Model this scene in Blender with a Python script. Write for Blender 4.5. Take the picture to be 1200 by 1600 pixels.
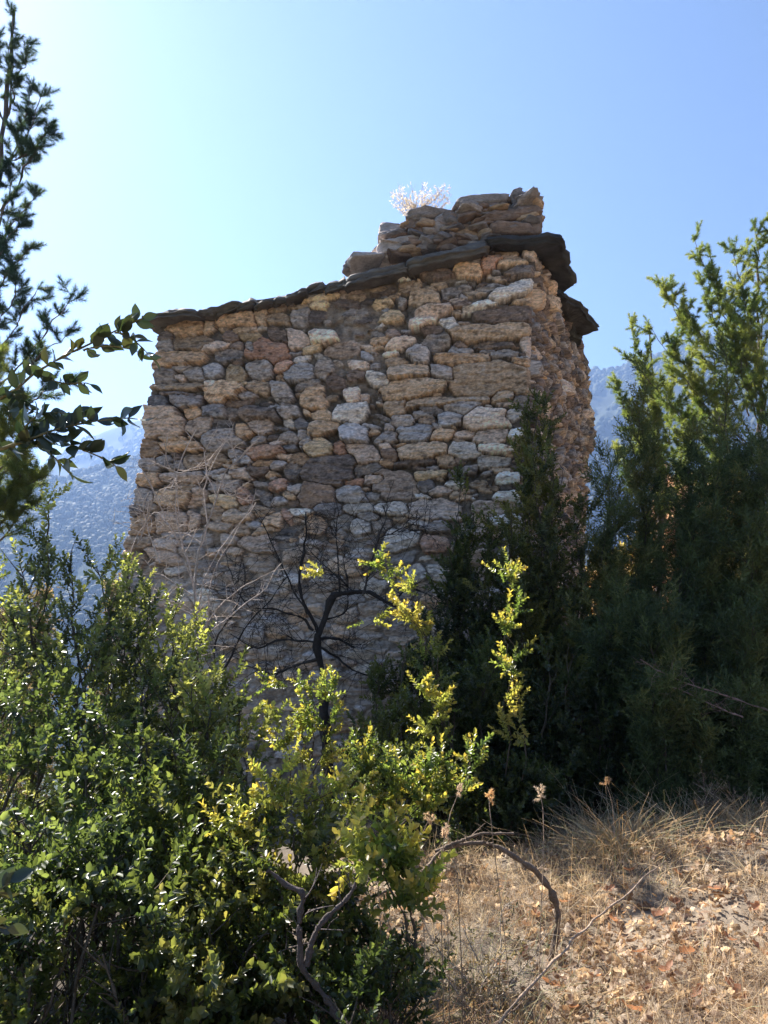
import bpy, math
import numpy as np
from mathutils import Vector
R = math.radians
for o in list(bpy.data.objects): bpy.data.objects.remove(o)
sc = bpy.context.scene
COL = sc.collection
# ------------------------------------------------------------------ camera
FPX = 1150.0; PITCH = R(8.0); EYE = np.array([0., 0., 1.6])
cd = bpy.data.cameras.new('camera'); cam = bpy.data.objects.new('camera', cd); COL.objects.link(cam)
cd.sensor_fit = 'HORIZONTAL'; cd.sensor_width = 36.0; cd.lens = 36.0*FPX/1200.0
cd.clip_start = 0.05; cd.clip_end = 20000
cam.location = EYE; cam.rotation_euler = (R(90)+PITCH, 0, 0)
sc.camera = cam
# ------------------------------------------------------------------ sky, sun, exposure
SUN_AZ, SUN_EL = R(-43), R(42)
w = bpy.data.worlds.new('World'); sc.world = w; w.use_nodes = True
nt = w.node_tree; nt.nodes.clear()
sky = nt.nodes.new('ShaderNodeTexSky'); sky.sky_type = 'NISHITA'; sky.sun_disc = False
sky.sun_elevation = SUN_EL; sky.sun_rotation = SUN_AZ; sky.altitude = 1200; sky.air_density = 1.0; sky.dust_density = .9; sky.ozone_density = 3.4
bg = nt.nodes.new('ShaderNodeBackground'); bg.inputs[1].default_value = 0.053
wo = nt.nodes.new('ShaderNodeOutputWorld'); nt.links.new(sky.outputs[0], bg.inputs[0]); nt.links.new(bg.outputs[0], wo.inputs[0])
sd = bpy.data.lights.new('sun', 'SUN'); sd.energy = 5.0; sd.angle = R(0.5); sd.color = (1.0, 0.95, 0.88)
sun = bpy.data.objects.new('sun', sd); COL.objects.link(sun)
sdir = Vector((math.sin(SUN_AZ)*math.cos(SUN_EL), math.cos(SUN_AZ)*math.cos(SUN_EL), math.sin(SUN_EL)))
sun.rotation_euler = sdir.to_track_quat('Z', 'Y').to_euler(); sun.location = (-20, 15, 20)
vs = sc.view_settings; vs.view_transform = 'Standard'; vs.look = 'None'; vs.exposure = 1.8; vs.gamma = 1.0
sc.render.resolution_x = 768; sc.render.resolution_y = 1024
sc.render.engine = 'CYCLES'

# ------------------------------------------------------------------ helpers
rng = np.random.default_rng(7)
CP, SP = math.cos(PITCH), math.sin(PITCH)
def ray(px, py):
    px = np.asarray(px, float); py = np.asarray(py, float)
    a = (px-600)/FPX; b = (800-py)/FPX
    return np.stack([a, CP-b*SP, SP+b*CP], -1)
def P(px, py, Y):            # measured point of the photograph at distance Y
    d = ray(px, py); return EYE + d*(np.asarray(Y)/d[..., 1])[..., None]
def PZ(px, py, z):
    d = ray(px, py); return EYE + d*((z-EYE[2])/d[..., 2])[..., None]
def project(pt):
    q = pt-EYE; f = q[..., 1]*CP+q[..., 2]*SP; u = -q[..., 1]*SP+q[..., 2]*CP
    return 600+FPX*q[..., 0]/f, 800-FPX*u/f
def hashn(ix, iy, seed):
    n = (ix.astype(np.int64)*374761393 + iy.astype(np.int64)*668265263 + seed*1442695041) & 0xffffffff
    n = ((n ^ (n >> 13))*1274126177) & 0xffffffff
    return ((n ^ (n >> 16)) & 0xffff)/65535.0
def vn(x, y, seed=0):
    x = np.asarray(x, float); y = np.asarray(y, float)
    ix = np.floor(x); iy = np.floor(y); fx = x-ix; fy = y-iy
    fx = fx*fx*(3-2*fx); fy = fy*fy*(3-2*fy)
    a = hashn(ix, iy, seed); b = hashn(ix+1, iy, seed); c = hashn(ix, iy+1, seed); d = hashn(ix+1, iy+1, seed)
    return (a*(1-fx)+b*fx)*(1-fy)+(c*(1-fx)+d*fx)*fy
def fbm(x, y, seed=0, o=4):
    s = 0; a = .5; t = 0
    for k in range(o):
        s = s+a*vn(x*2**k, y*2**k, seed+k*17); t += a; a *= .5
    return s/t-.5
def nrm(v): return v/np.maximum(np.linalg.norm(v, axis=-1, keepdims=True), 1e-9)

def link(o, parent=None):
    COL.objects.link(o)
    if parent is not None: o.parent = parent
    return o
def tag(o, label=None, cat=None, group=None, kind=None):
    if label: o['label'] = label
    if cat: o['category'] = cat
    if group: o['group'] = group
    if kind: o['kind'] = kind
    return o
def thing(name, label, cat, loc=(0, 0, 0), group=None):
    o = bpy.data.objects.new(name, None); o.empty_display_size = .1; o.location = loc; COL.objects.link(o)
    return tag(o, label, cat, group)
def mesh(name, V, F, mat, parent=None, col=None, smooth=False):
    """F: list of int arrays (m,3) or (m,4). Vertices are world coordinates; col per vertex."""
    V = np.ascontiguousarray(V, dtype=np.float32)
    org = np.zeros(3, np.float32)
    p_ = parent
    while p_ is not None: org = org+np.array(p_.location, np.float32); p_ = p_.parent
    me = bpy.data.meshes.new(name)
    me.vertices.add(len(V)); me.vertices.foreach_set('co', (V-org).ravel())
    F = [np.asarray(f) for f in F if len(f)]
    tot = np.concatenate([np.full(len(f), f.shape[1], np.int32) for f in F])
    lv = np.concatenate([f.ravel() for f in F]).astype(np.int32)
    me.loops.add(len(lv)); me.loops.foreach_set('vertex_index', lv)
    st = np.zeros(len(tot), np.int32); st[1:] = np.cumsum(tot)[:-1]
    me.polygons.add(len(tot)); me.polygons.foreach_set('loop_start', st); me.polygons.foreach_set('loop_total', tot)
    if smooth: me.polygons.foreach_set('use_smooth', np.ones(len(tot), bool))
    me.update(calc_edges=True)
    if col is not None:
        a = me.color_attributes.new('Col', 'FLOAT_COLOR', 'POINT')
        c = np.ones((len(V), 4), np.float32); c[:, :3] = np.clip(col, 0, 1); a.data.foreach_set('color', c.ravel())
    me.materials.append(mat)
    return link(bpy.data.objects.new(name, me), parent)

# ------------------------------------------------------------------ materials
def newmat(name):
    m = bpy.data.materials.new(name); m.use_nodes = True; t = m.node_tree; t.nodes.clear(); return m, t
def nd(t, k, **kw):
    n = t.nodes.new(k)
    for a, b in kw.items(): setattr(n, a, b)
    return n
def mat_attr(name, rough=.85, bump=0, bscale=60, spec=.3, var=.25, vscale=14, stretch=(1, 1, 1)):
    m, t = newmat(name); L = t.links.new
    at = nd(t, 'ShaderNodeAttribute', attribute_name='Col'); out = nd(t, 'ShaderNodeOutputMaterial')
    b = nd(t, 'ShaderNodeBsdfPrincipled'); b.inputs['Roughness'].default_value = rough; b.inputs['Specular IOR Level'].default_value = spec
    tc = nd(t, 'ShaderNodeTexCoord'); mp = nd(t, 'ShaderNodeMapping'); mp.inputs['Scale'].default_value = stretch; L(tc.outputs['Object'], mp.inputs[0])
    n = nd(t, 'ShaderNodeTexNoise'); n.inputs['Scale'].default_value = vscale; n.inputs['Detail'].default_value = 8; n.inputs['Roughness'].default_value = .65; L(mp.outputs[0], n.inputs[0])
    mr = nd(t, 'ShaderNodeMapRange'); mr.inputs[1].default_value = .3; mr.inputs[2].default_value = .7; mr.inputs[3].default_value = 1-var; mr.inputs[4].default_value = 1+var; L(n.outputs[0], mr.inputs[0])
    mx = nd(t, 'ShaderNodeVectorMath', operation='SCALE'); L(at.outputs['Color'], mx.inputs[0]); L(mr.outputs[0], mx.inputs['Scale']); L(mx.outputs[0], b.inputs['Base Color'])
    if bump:
        n2 = nd(t, 'ShaderNodeTexNoise'); n2.inputs['Scale'].default_value = bscale; n2.inputs['Detail'].default_value = 6; L(mp.outputs[0], n2.inputs[0])
        bp = nd(t, 'ShaderNodeBump'); bp.inputs['Strength'].default_value = bump; bp.inputs['Distance'].default_value = .02; L(n2.outputs[0], bp.inputs['Height']); L(bp.outputs[0], b.inputs['Normal'])
    L(b.outputs[0], out.inputs[0]); return m
def mat_leaf(name, rough=.38, trans=.38, spec=.5, tint=(1.25, 1.3, .55)):
    m, t = newmat(name); L = t.links.new
    at = nd(t, 'ShaderNodeAttribute', attribute_name='Col'); out = nd(t, 'ShaderNodeOutputMaterial')
    b = nd(t, 'ShaderNodeBsdfPrincipled'); b.inputs['Roughness'].default_value = rough; b.inputs['Specular IOR Level'].default_value = spec
    L(at.outputs['Color'], b.inputs['Base Color'])
    tr = nd(t, 'ShaderNodeBsdfTranslucent'); vm = nd(t, 'ShaderNodeVectorMath', operation='MULTIPLY'); vm.inputs[1].default_value = tuple(2.2*c for c in tint)
    L(at.outputs['Color'], vm.inputs[0]); L(vm.outputs[0], tr.inputs[0])
    mx = nd(t, 'ShaderNodeMixShader'); mx.inputs[0].default_value = trans; L(b.outputs[0], mx.inputs[1]); L(tr.outputs[0], mx.inputs[2]); L(mx.outputs[0], out.inputs[0]); return m
M_STONE = mat_attr('rubble_stone', .9, .5, 34, .2, .35, 26, (1, 1, 2.6))
M_SLATE = mat_attr('slate_slab', .8, .8, 18, .3, .45, 7, (1, 1, 4))
M_BARK = mat_attr('bark', .9, .6, 90, .2, .35, 40)
M_SOIL = mat_attr('soil', .95, .8, 25, .15, .35, 9)
M_FAR = mat_attr('hill_cover', .95, 0, 1, .1, .35, .02)
M_BOX = mat_leaf('box_leaf', .36, .47, .7, (1.15, 1.15, .62))
M_NEAR = mat_leaf('near_box_leaf', .35, .16, .6, (1.0, 1.1, .6))
M_PINE = mat_leaf('pine_needle', .5, .30, .3, (1.15, 1.2, .6))
M_JUN = mat_leaf('juniper_leaf', .6, .22, .3, (1.1, 1.15, .6))
M_DRY = mat_leaf('dry_leaf', .6, .35, .3, (1.1, 1.0, .8))
M_FARTREE = mat_leaf('far_foliage', .7, .25, .1)
M_AUT = mat_leaf('autumn_leaf', .5, .45, .3, (1.2, 1.0, .7))

# ------------------------------------------------------------------ ground
def ground(x, y):
    x = np.asarray(x, float); y = np.asarray(y, float)
    near = .08+.09*np.clip(x, 0, 6)-.30*np.clip(-x-.2, 0, 30)+.9*np.clip(x-6, 0, 60)*.35
    q_ = np.clip((y-4.5)/1.0, 0, 1); near = near-.26*q_*q_*(3-2*q_)*np.clip(1.2-np.abs(x-1.8)/4, 0, 1)+.12*np.exp(-((x-1.9)**2/2.2+(y-4.2)**2/.45))-.12*np.exp(-((x-.2)**2/.5+(y-2.6)**2/1.0))
    near = near+.22*fbm(x*.8, y*.8, 3)+.09*fbm(x*3.5, y*3.5, 5, 5)
    dist = np.hypot(x, y)
    drop = -.28*np.clip(y-15, 0, 300)-.32*np.clip(-x-6, 0, 220)
    far = np.clip((dist-30)/60, 0, 1)
    return np.maximum(near+drop, -75)*(1-0*far)
def make_ground():
    nr, na = 260, 300
    r = np.concatenate([np.linspace(.0, 9, 170), 9*np.geomspace(1.03, 900, nr-170)])
    a = np.linspace(0, 2*np.pi, na, endpoint=False)
    RR, AA = np.meshgrid(r, a, indexing='ij')
    # denser in front of the camera
    AA = AA+.65*np.sin(AA-np.pi/2)*-1*0
    X = RR*np.sin(AA); Y = RR*np.cos(AA); Z = ground(X, Y)
    V = np.stack([X, Y, Z], -1).reshape(-1, 3)
    i = np.arange(nr-1)[:, None]; j = np.arange(na)[None]; j2 = (j+1) % na
    F = np.stack([i*na+j+0*j2, (i+1)*na+j, (i+1)*na+j2, i*na+j2], -1).reshape(-1, 4)[:, ::-1]
    n = fbm(X*1.2, Y*1.2, 9).reshape(-1, 1)
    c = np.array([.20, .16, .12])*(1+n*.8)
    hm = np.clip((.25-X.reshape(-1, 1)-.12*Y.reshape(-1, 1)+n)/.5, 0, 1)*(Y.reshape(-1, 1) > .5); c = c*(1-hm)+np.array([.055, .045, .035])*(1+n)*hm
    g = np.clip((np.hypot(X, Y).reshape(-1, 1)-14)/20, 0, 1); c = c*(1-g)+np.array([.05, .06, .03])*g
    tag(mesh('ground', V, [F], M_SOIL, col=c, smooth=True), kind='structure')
make_ground()

# ------------------------------------------------------------------ far hills: (bearing pixel, ridge pixel y)
def hill(name, ridge, D0, D1, colr, seed, rough=10, forest=0, tree=6, foot=-70, fname=None):
    px = np.array([p[0] for p in ridge], float); py = np.array([p[1] for p in ridge], float)
    na, nr = 420, 60
    u = np.linspace(px[0], px[-1], na); v = np.interp(u, px, py)
    d = ray(u, v); az = np.arctan2(d[:, 0], d[:, 1]); el = d[:, 2]/np.hypot(d[:, 0], d[:, 1])
    t = np.linspace(0, 1, nr)
    D = D0+(D1-D0)*t
    top = EYE[2]+el*D1
    AZ, T = np.meshgrid(az, t); DD = np.repeat(D[:, None], na, 1)
    prof = T**.8
    Z = foot+(top[None]-foot)*prof
    X = DD*np.sin(AZ); Y = DD*np.cos(AZ)
    nz = fbm(X/(D1*.07), Y/(D1*.07), seed, 5)
    Z = Z+nz*rough*2*np.sin(np.pi*np.clip(T, 0, 1))**.5+fbm(X/(D1*.02), Y/(D1*.02), seed+5)*rough*.6
    # back side
    bx = np.stack([np.sin(az)*D1*1.25, np.cos(az)*D1*1.25, np.full(na, foot)], -1)
    V = np.concatenate([np.stack([X, Y, Z], -1).reshape(-1, 3), bx])
    i = np.arange(nr)[:, None]; j = np.arange(na-1)[None]
    F = np.stack([i*na+j, i*na+j+1, (i+1)*na+j+1, (i+1)*na+j], -1).reshape(-1, 4)
    c = np.array(colr)*(.75+.9*nz.reshape(-1, 1)); c = np.concatenate([c, c[-na:]])
    tag(mesh(name, V, [F], M_FAR, col=c, smooth=True), kind='structure')
    if forest:
        ii = (rng.random(forest)**.8*(nr-1)).astype(int); jj = rng.integers(0, na-1, forest)
        base = V[:nr*na].reshape(nr, na, 3)
        f = rng.random(forest)[:, None]; g = rng.random(forest)[:, None]
        i2 = np.minimum(ii+1, nr-1)
        p = base[ii, jj]*(1-f)+base[ii, jj+1]*f; q = base[i2, jj]*(1-f)+base[i2, jj+1]*f; p = p*(1-g)+q*g; n0 = len(p)
        keep = fbm(p[:, 0]/(D1*.03), p[:, 1]/(D1*.03), seed+3) > -.16+.12*rng.random(n0)
        p = p[keep]; n = len(p)
        T0, TF = blob_template(seed)
        s = tree*(.5+rng.random((n, 1, 1))*.8)
        ang = rng.random(n)*6.28; ca, sa = np.cos(ang), np.sin(ang)
        Tt = np.stack([T0[None, :, 0]*ca[:, None]-T0[None, :, 1]*sa[:, None], T0[None, :, 0]*sa[:, None]+T0[None, :, 1]*ca[:, None], np.repeat(T0[None, :, 2], n, 0)*1.25], -1)
        W = (Tt*s+p[:, None]+np.array([0, 0, 0])).reshape(-1, 3)
        FF = (TF[None]+np.arange(n)[:, None, None]*len(T0)).reshape(-1, 3)
        hue = rng.random((n, 1, 1)); cc = np.array([.028, .042, .018])*(1-hue)+np.array([.055, .055, .022])*hue
        cc = np.repeat(cc*(.7+.6*rng.random((n, 1, 1))), len(T0), 1).reshape(-1, 3)
        tag(mesh(fname, W, [FF], M_FARTREE, col=cc), 'far wooded slope reading as one hazy blue forest' if seed == 1 else 'dark trees covering the distant ridge', kind='stuff')
def blob_template(seed):
    r = np.random.default_rng(seed)
    v = []; nlat, nlon = 5, 8
    for i in range(1, nlat):
        for j in range(nlon):
            a = np.pi*i/nlat; b = 2*np.pi*j/nlon+i*.3; k = .75+.5*r.random()
            v.append([np.sin(a)*np.cos(b)*k, np.sin(a)*np.sin(b)*k, np.cos(a)*k+.5])
    v += [[0, 0, 1.6], [0, 0, -.5]]; f = []
    for i in range(nlat-2):
        for j in range(nlon):
            a = i*nlon+j; b = i*nlon+(j+1) % nlon; c = a+nlon; d = b+nlon; f += [[a, c, b], [b, c, d]]
    n = nlon*(nlat-1)
    for j in range(nlon): f += [[n, j, (j+1) % nlon], [n+1, n-nlon+(j+1) % nlon, n-nlon+j]]
    return np.array(v), np.array(f)
hill('valley_hillside', [(-900, 640), (-400, 720), (-150, 770), (0, 765), (70, 748), (130, 738), (220, 716), (330, 700), (500, 690)], 420, 900, (.05, .065, .035), 1, 9, 34000, 2.8, -120, 'hillside_forest')
hill('ridge_hill', [(-900, 780), (-100, 770), (40, 742), (90, 712), (140, 684), (220, 655), (320, 600), (450, 560), (700, 560)], 1000, 1500, (.05, .065, .035), 2, 14, 14000, 5, -60, 'ridge_forest')
hill('mountain', [(560, 640), (800, 610), (915, 588), (945, 580), (960, 577), (985, 568), (1040, 545), (1200, 500), (1500, 520), (2100, 640)], 700, 1400, (.05, .06, .04), 4, 26, 14000, 5, -80, 'mountain_forest')

# ------------------------------------------------------------------ stone hut
C_ = dict(o=(.56, .38, .24), t=(.46, .34, .235), g=(.34, .305, .285), b=(.39, .375, .38), d=(.17, .14, .125), p=(.60, .47, .38),
          w=(.70, .64, .58), r=(.44, .26, .18), m=(.235, .175, .14), y=(.57, .43, .27), k=(.22, .205, .205))
STONES = """291 513 55 25 0 o|327 511 18 20 0 t|367 502 62 18 8 o|410 497 25 25 0 t|262 526 27 12 0 d|260 543 27 20 0 g|305 536 56 26 12 t|337 544 40 14 8 p|282 563 77 25 5 o|390 526 35 13 4 y|362 527 22 15 0 m|357 557 44 22 15 g|420 550 60 34 -15 r|370 541 18 10 0 m|395 546 12 26 50 b|333 582 32 22 10 b|306 586 30 18 0 g|370 584 28 24 0 y|405 580 36 26 0 g|402 606 35 20 0 t|257 591 36 22 0 g|281 591 15 10 -10 p|285 578 28 9 0 g|277 605 82 11 3 t|275 617 60 7 0 d|330 602 20 13 0 p|351 615 56 32 15 o|380 601 12 8 0 y|246 628 32 24 0 k|295 629 47 20 3 k|257 661 62 42 0 p|305 646 28 14 8 o|337 643 36 20 0 k|313 667 44 26 5 p|373 631 38 12 0 m|388 620 22 10 10 g|403 647 55 22 0 d|363 645 16 14 0 g|350 664 34 20 0 g
500 469 52 9 6 y|497 481 29 12 0 y|433 484 27 11 5 t|434 499 33 18 3 t|464 481 30 7 6 t|468 498 28 24 0 g|495 497 26 19 10 d|596 476 33 14 4 y|602 487 14 6 0 b|612 495 36 17 6 y|597 457 35 10 5 m|632 448 26 20 0 t|629 472 13 14 0 g|465 530 30 26 0 p|506 530 43 22 0 p|537 548 47 21 3 p|489 546 31 17 0 y|438 527 28 24 0 m|473 563 23 11 0 w|504 559 28 9 -12 w|506 577 24 28 0 g|525 567 13 9 0 w|560 571 30 13 0 p|574 556 18 16 0 b|576 542 20 7 0 p|614 524 20 17 0 m|594 511 15 8 30 w|627 539 40 18 15 p|613 555 22 9 5 p|622 567 32 14 10 t|590 594 40 20 -5 w|444 574 30 20 0 r|469 584 45 26 10 b|439 591 15 13 0 o|442 616 30 28 0 g|490 622 40 30 0 o|482 601 36 13 6 g|525 598 25 24 0 m|552 619 28 20 5 p|571 624 15 13 0 p|557 588 28 16 0 m|596 620 7 14 0 p|646 609 90 30 0 t|641 582 65 20 3 t|548 645 49 31 0 w
730 426 42 22 0 o|766 413 33 22 0 r|801 415 50 10 3 t|814 428 50 16 10 d|774 437 24 10 0 t|682 430 50 18 0 m|647 448 18 16 0 t|673 450 24 8 0 t|662 466 44 22 0 t|765 452 50 11 8 g|798 457 74 20 20 w|748 482 54 12 14 w|724 464 13 11 0 g|715 471 20 9 0 p|726 479 36 11 -5 m|678 488 57 17 10 p|662 506 46 16 3 p|705 507 26 19 5 w|790 494 84 26 6 m|770 522 120 22 4 t|682 535 42 26 0 g|656 555 32 28 0 g|720 548 32 12 0 b|722 565 78 18 3 o|770 541 62 12 0 d|785 556 40 11 5 g|824 541 22 34 0 p|815 559 30 5 0 b|760 551 24 7 0 k|691 583 34 20 -8 g|768 594 130 50 4 t
700 629 130 12 4 t|787 619 34 18 0 t|795 633 35 7 0 p|618 638 32 22 0 t|629 659 38 17 0 g|662 651 28 12 0 g|704 656 38 22 5 b|679 667 15 8 -50 g|647 677 52 26 5 b|693 681 33 16 5 o|725 680 38 9 0 p|760 658 66 36 3 p|803 648 22 22 0 w|607 684 32 18 0 b|608 668 18 10 -10 b|658 708 76 26 0 t|727 704 46 24 0 w|717 688 22 7 0 p|772 683 56 24 5 p|805 678 26 18 0 w|770 703 60 14 0 p|770 722 50 16 3 w|650 723 60 7 0 d|672 743 52 13 3 y|620 758 66 44 0 p|664 760 26 20 0 k|660 777 24 9 0 w|678 796 78 32 0 p|612 797 46 18 0 w|690 768 34 14 8 p|795 746 32 20 0 w|790 777 44 18 0 w|762 795 44 24 0 p|782 735 36 10 0 t
406 667 34 22 0 p|449 662 15 14 0 w|471 662 24 18 0 k|450 642 35 20 0 g|430 635 22 7 0 b|504 649 28 16 0 t|506 670 44 22 0 t|553 679 46 28 0 b|577 668 26 8 -15 b|472 680 15 14 0 g|448 684 30 14 0 g|414 706 54 20 12 r|450 699 18 13 10 g|498 699 44 26 8 y|476 690 22 12 25 b|530 701 24 20 0 r|564 710 47 30 0 p|573 733 46 18 10 g|465 719 31 20 0 o|458 737 28 20 0 k|513 736 80 42 5 d|495 775 52 36 0 m|401 735 46 18 0 m|434 727 22 12 0 g|423 740 20 11 0 t|408 757 20 10 0 b|434 760 30 19 12 r|461 764 22 15 0 g|414 780 28 16 -35 g|440 782 26 12 5 b|463 784 20 12 0 m|551 773 44 26 0 b|553 754 38 12 2 r|588 750 34 16 3 p|583 776 18 14 0 b|560 795 48 14 0 w|515 798 38 24 0 k|427 814 34 20 12 o|450 807 28 11 -60 r|493 822 26 28 0 o|400 797 50 12 -4 t|540 815 38 22 0 w|564 822 30 26 0 w|592 822 34 22 0 g|445 831 30 14 0 b|395 820 20 10 0 b
233 702 35 27 5 o|270 686 38 9 0 t|283 698 62 15 3 o|346 689 56 32 15 g|382 672 22 22 0 o|232 726 36 20 0 g|262 723 28 22 0 g|283 727 16 16 0 g|304 721 28 24 0 t|337 717 34 22 0 t|368 712 20 16 0 g|231 750 44 20 0 o|288 747 72 16 3 p|380 738 34 22 0 p|350 762 46 18 3 g|350 746 30 7 0 w|283 761 44 10 0 t|353 785 42 19 0 y|382 776 24 26 0 r|226 781 40 32 0 g|270 780 54 24 3 t|311 778 26 26 0 p|333 803 34 20 8 t|372 806 44 20 0 t|223 820 44 28 0 o|272 818 50 28 0 p|305 815 22 22 0 p|345 822 40 18 0 t|358 843 24 16 0 g|216 848 46 20 0 t|680 851 40 26 0 r|645 902 44 26 40 w|630 846 58 30 0 w|630 872 40 16 5 b|688 897 34 26 0 w|510 912 54 24 0 g|456 907 30 20 0 w|560 870 40 24 0 g|205 880 42 22 0 t|262 850 44 20 0 p|300 860 36 22 0 g|400 850 56 26 0 p|470 868 50 24 5 t|740 830 50 28 0 p|790 815 50 26 0 w|735 865 56 30 0 t"""
C_ = {k: np.array(v)*np.array([1.30, 1.22, 1.16]) for k, v in C_.items()}
C_ = {k: tuple(v*min(1, .8/v.max())) for k, v in C_.items()}
stone_list = []  # one thin dark entry paints the shade of a recess as stone colour
for ln in STONES.split('\n'):
    for s in ln.split('|'):
        a = s.split(); stone_list.append([float(v) for v in a[:5]]+[a[5]])

def stone_field(U, Vv, inside, stones, nrand, sizes, seed, pal, minsz=10, mud=None):
    """Tessellates a wall face into irregular stones. Returns height 0..1, stone colour, stone index, mask"""
    r = np.random.default_rng(seed)
    shp = U.shape
    wu = U+5.5*fbm(U/22, Vv/22, seed, 2)*2+.9*fbm(U/4, Vv/4, seed+1)*2
    wv = Vv+3.6*fbm(U/22, Vv/16, seed+2, 2)*2+.8*fbm(U/4, Vv/4, seed+3)*2
    D1 = np.full(shp, 9.0); D2 = np.full(shp, 9.0); own = np.full(shp, -1, int)
    duu = U[0]; 
    props = []
    def put(cx, cy, w_, h_, ang, key):
        k = len(props)
        ext = max(w_, h_)*.95+8
        ok = (np.abs(U-cx) < ext) & (np.abs(Vv-cy) < ext)
        rows = np.where(ok.any(1))[0]; cols = np.where(ok.any(0))[0]
        if len(rows) == 0: return
        s = np.s_[rows[0]:rows[-1]+1, cols[0]:cols[-1]+1]
        ca, sa = math.cos(R(ang)), math.sin(R(ang))
        x = (wu[s]-cx); y = -(wv[s]-cy)
        a = (x*ca+y*sa)/(w_*.54); b = (-x*sa+y*ca)/(h_*.54)
        sk = r.uniform(-.3, .3); tp = r.uniform(-.3, .3)
        a = a+sk*b; b = b*(1+tp*a)
        p = r.uniform(3, 7)
        # random chamfered corners
        d = (np.abs(a)**p+np.abs(b)**p)**(1/p)
        for q in range(5):
            th = r.random()*6.28; d = np.maximum(d, (a*math.cos(th)+b*math.sin(th))*r.uniform(.88, 1.15))
        d1 = D1[s]; d2 = D2[s]; o = own[s]
        m = d < d1
        D2[s] = np.where(m, d1, np.minimum(d2, d)); D1[s] = np.where(m, d, d1); own[s] = np.where(m, k, o)
        props.append((cx, cy, w_, h_, key, r.normal(), r.normal(), r.normal(), r.random()))
    for st in stones: put(*st)
    us, vs_ = U[inside], Vv[inside]; idx = np.argwhere(inside)
    for n in range(nrand):
        f = n/nrand; i = idx[r.integers(len(idx))]
        if D1[i[0], i[1]] < 1.18: continue
        if mud is not None and r.random() < mud[i[0], i[1]]: continue
        w_ = (sizes[0]*(1-f)+minsz*f)*r.uniform(.6, 1.35); h_ = w_*r.uniform(.24, .62)
        j = min(shp[1]-1, i[1]+int(w_*.25)); j0 = max(0, i[1]-int(w_*.25))
        if f < .6 and (D1[i[0], j] < 1.1 or D1[i[0], j0] < 1.1): continue
        put(U[i[0], i[1]], Vv[i[0], i[1]], w_, h_, r.normal()*8, pal[r.integers(len(pal))])
    return D1, D2, own, props

def stone_surface(U, Vv, D1, D2, own, props, seed, relief, flush, mud=0):
    """flush: 0..1 how full the joints are"""
    n = len(props); pr = props
    key = np.array([C_[p[4]] for p in pr]+[C_['m']])
    z1 = np.array([p[5] for p in pr]+[0]); z2 = np.array([p[6] for p in pr]+[0]); z3 = np.array([p[7] for p in pr]+[0]); q = np.array([p[8] for p in pr]+[0])
    cx = np.array([p[0] for p in pr]+[0]); cy = np.array([p[1] for p in pr]+[0]); ww = np.array([p[2] for p in pr]+[1]); hh = np.array([p[3] for p in pr]+[1])
    isd = np.array([p[4] in 'dm' for p in pr]+[True])
    edge = np.minimum((1.05-D1)*8.0, (D2-D1-.05)*8.0)*np.clip(hh[own]/14, .6, 2.2)
    e = np.clip(edge, 0, 1); prof = 1-(1-e)**3
    size = np.clip(np.sqrt(ww*hh)/30, .45, 1.25)[own]
    tilt = (z2[own]*.22*(U-cx[own])/ww[own]*2+z3[own]*.30*(Vv-cy[own])/hh[own]*2)
    ntex = fbm(U/6+own*3.1, Vv/3+own*1.7, seed+20, 4)
    strata = np.abs(fbm(U/40+own*5.3, Vv/2.6+own*2.1, seed+30, 3))
    chunk = np.abs(fbm(U/9+own*2.7, Vv/8, seed+33, 2))
    rf_ = np.random.default_rng(seed+5); X_ = (U-cx[own])/np.maximum(ww[own], 6); Y_ = (Vv-cy[own])/np.maximum(hh[own], 5)
    top = np.ones(U.shape)
    for q_ in range(6):
        th = rf_.random(n+1)*6.283; of = rf_.uniform(-.05, .38, n+1); sl = rf_.uniform(.15, .95, n+1)
        top = np.minimum(top, 1-sl[own]*np.maximum(0, X_*np.cos(th)[own]+Y_*np.sin(th)[own]-of[own]))
    split = (vn(U/30+own*5.1, Vv/3.2+own*3.7, seed+31) > .62)*.10
    h_st = prof*((.70+.24*z1[own]+tilt*.5)*np.clip(top, .15, 1))*size+prof*(ntex*.16-split-strata*.14+chunk*.16)
    mort = -.46+.82*flush+.75*mud+.55*fbm(U/9, Vv/9, seed+40, 5)+.22*fbm(U/3, Vv/3, seed+41, 3)
    deep = (fbm(U/26, Vv/18, seed+43, 3) > .05)
    mort = np.where(deep, mort-.55*(1-flush), mort)
    st = (edge > 0) & (own >= 0)
    H = np.where(st, np.maximum(h_st, mort*.9+.0), mort)
    isst = st & (h_st > mort*.9)
    c = key[own]*(1.04+.26*z1[own][..., None])
    stain = np.clip(fbm(U/14+own*1.3, Vv/9, seed+50, 4)*3.0+.25*z2[own], -.2, 1)[..., None]
    warm = np.array([.50, .33, .21]); pale = np.array([.62, .54, .47])
    c = np.where(stain > 0, c*(1-.45*stain)+warm*.45*stain, c*(1+stain*.8))
    pl = np.clip(fbm(U/7, Vv/5+own, seed+60, 4)*3.2-.25, 0, 1)[..., None]
    c = c*(1-.55*pl)+pale*.55*pl*np.where(isd[own], .4, 1)[..., None]+c*.0
    dk = np.clip(fbm(U/8+9, Vv/3+own, seed+70, 4)*4.2-.2, 0, 1)[..., None]; c = c*(1-.68*dk); sp = np.clip(fbm(U/2.6, Vv/1.6, seed+75, 2)*2.2, -.5, .5)[..., None]; c = c*(1+.5*sp)
    mc = (np.array([.19, .155, .125])+np.array([.10, .075, .055])*np.clip(mud*1.3+flush*1.4, 0, 1.4)[..., None])*(1.05+1.5*fbm(U/9, Vv/9, seed+80, 5)[..., None])
    c = np.where(isst[..., None], c, mc)
    return H*relief, c, isst

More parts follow.
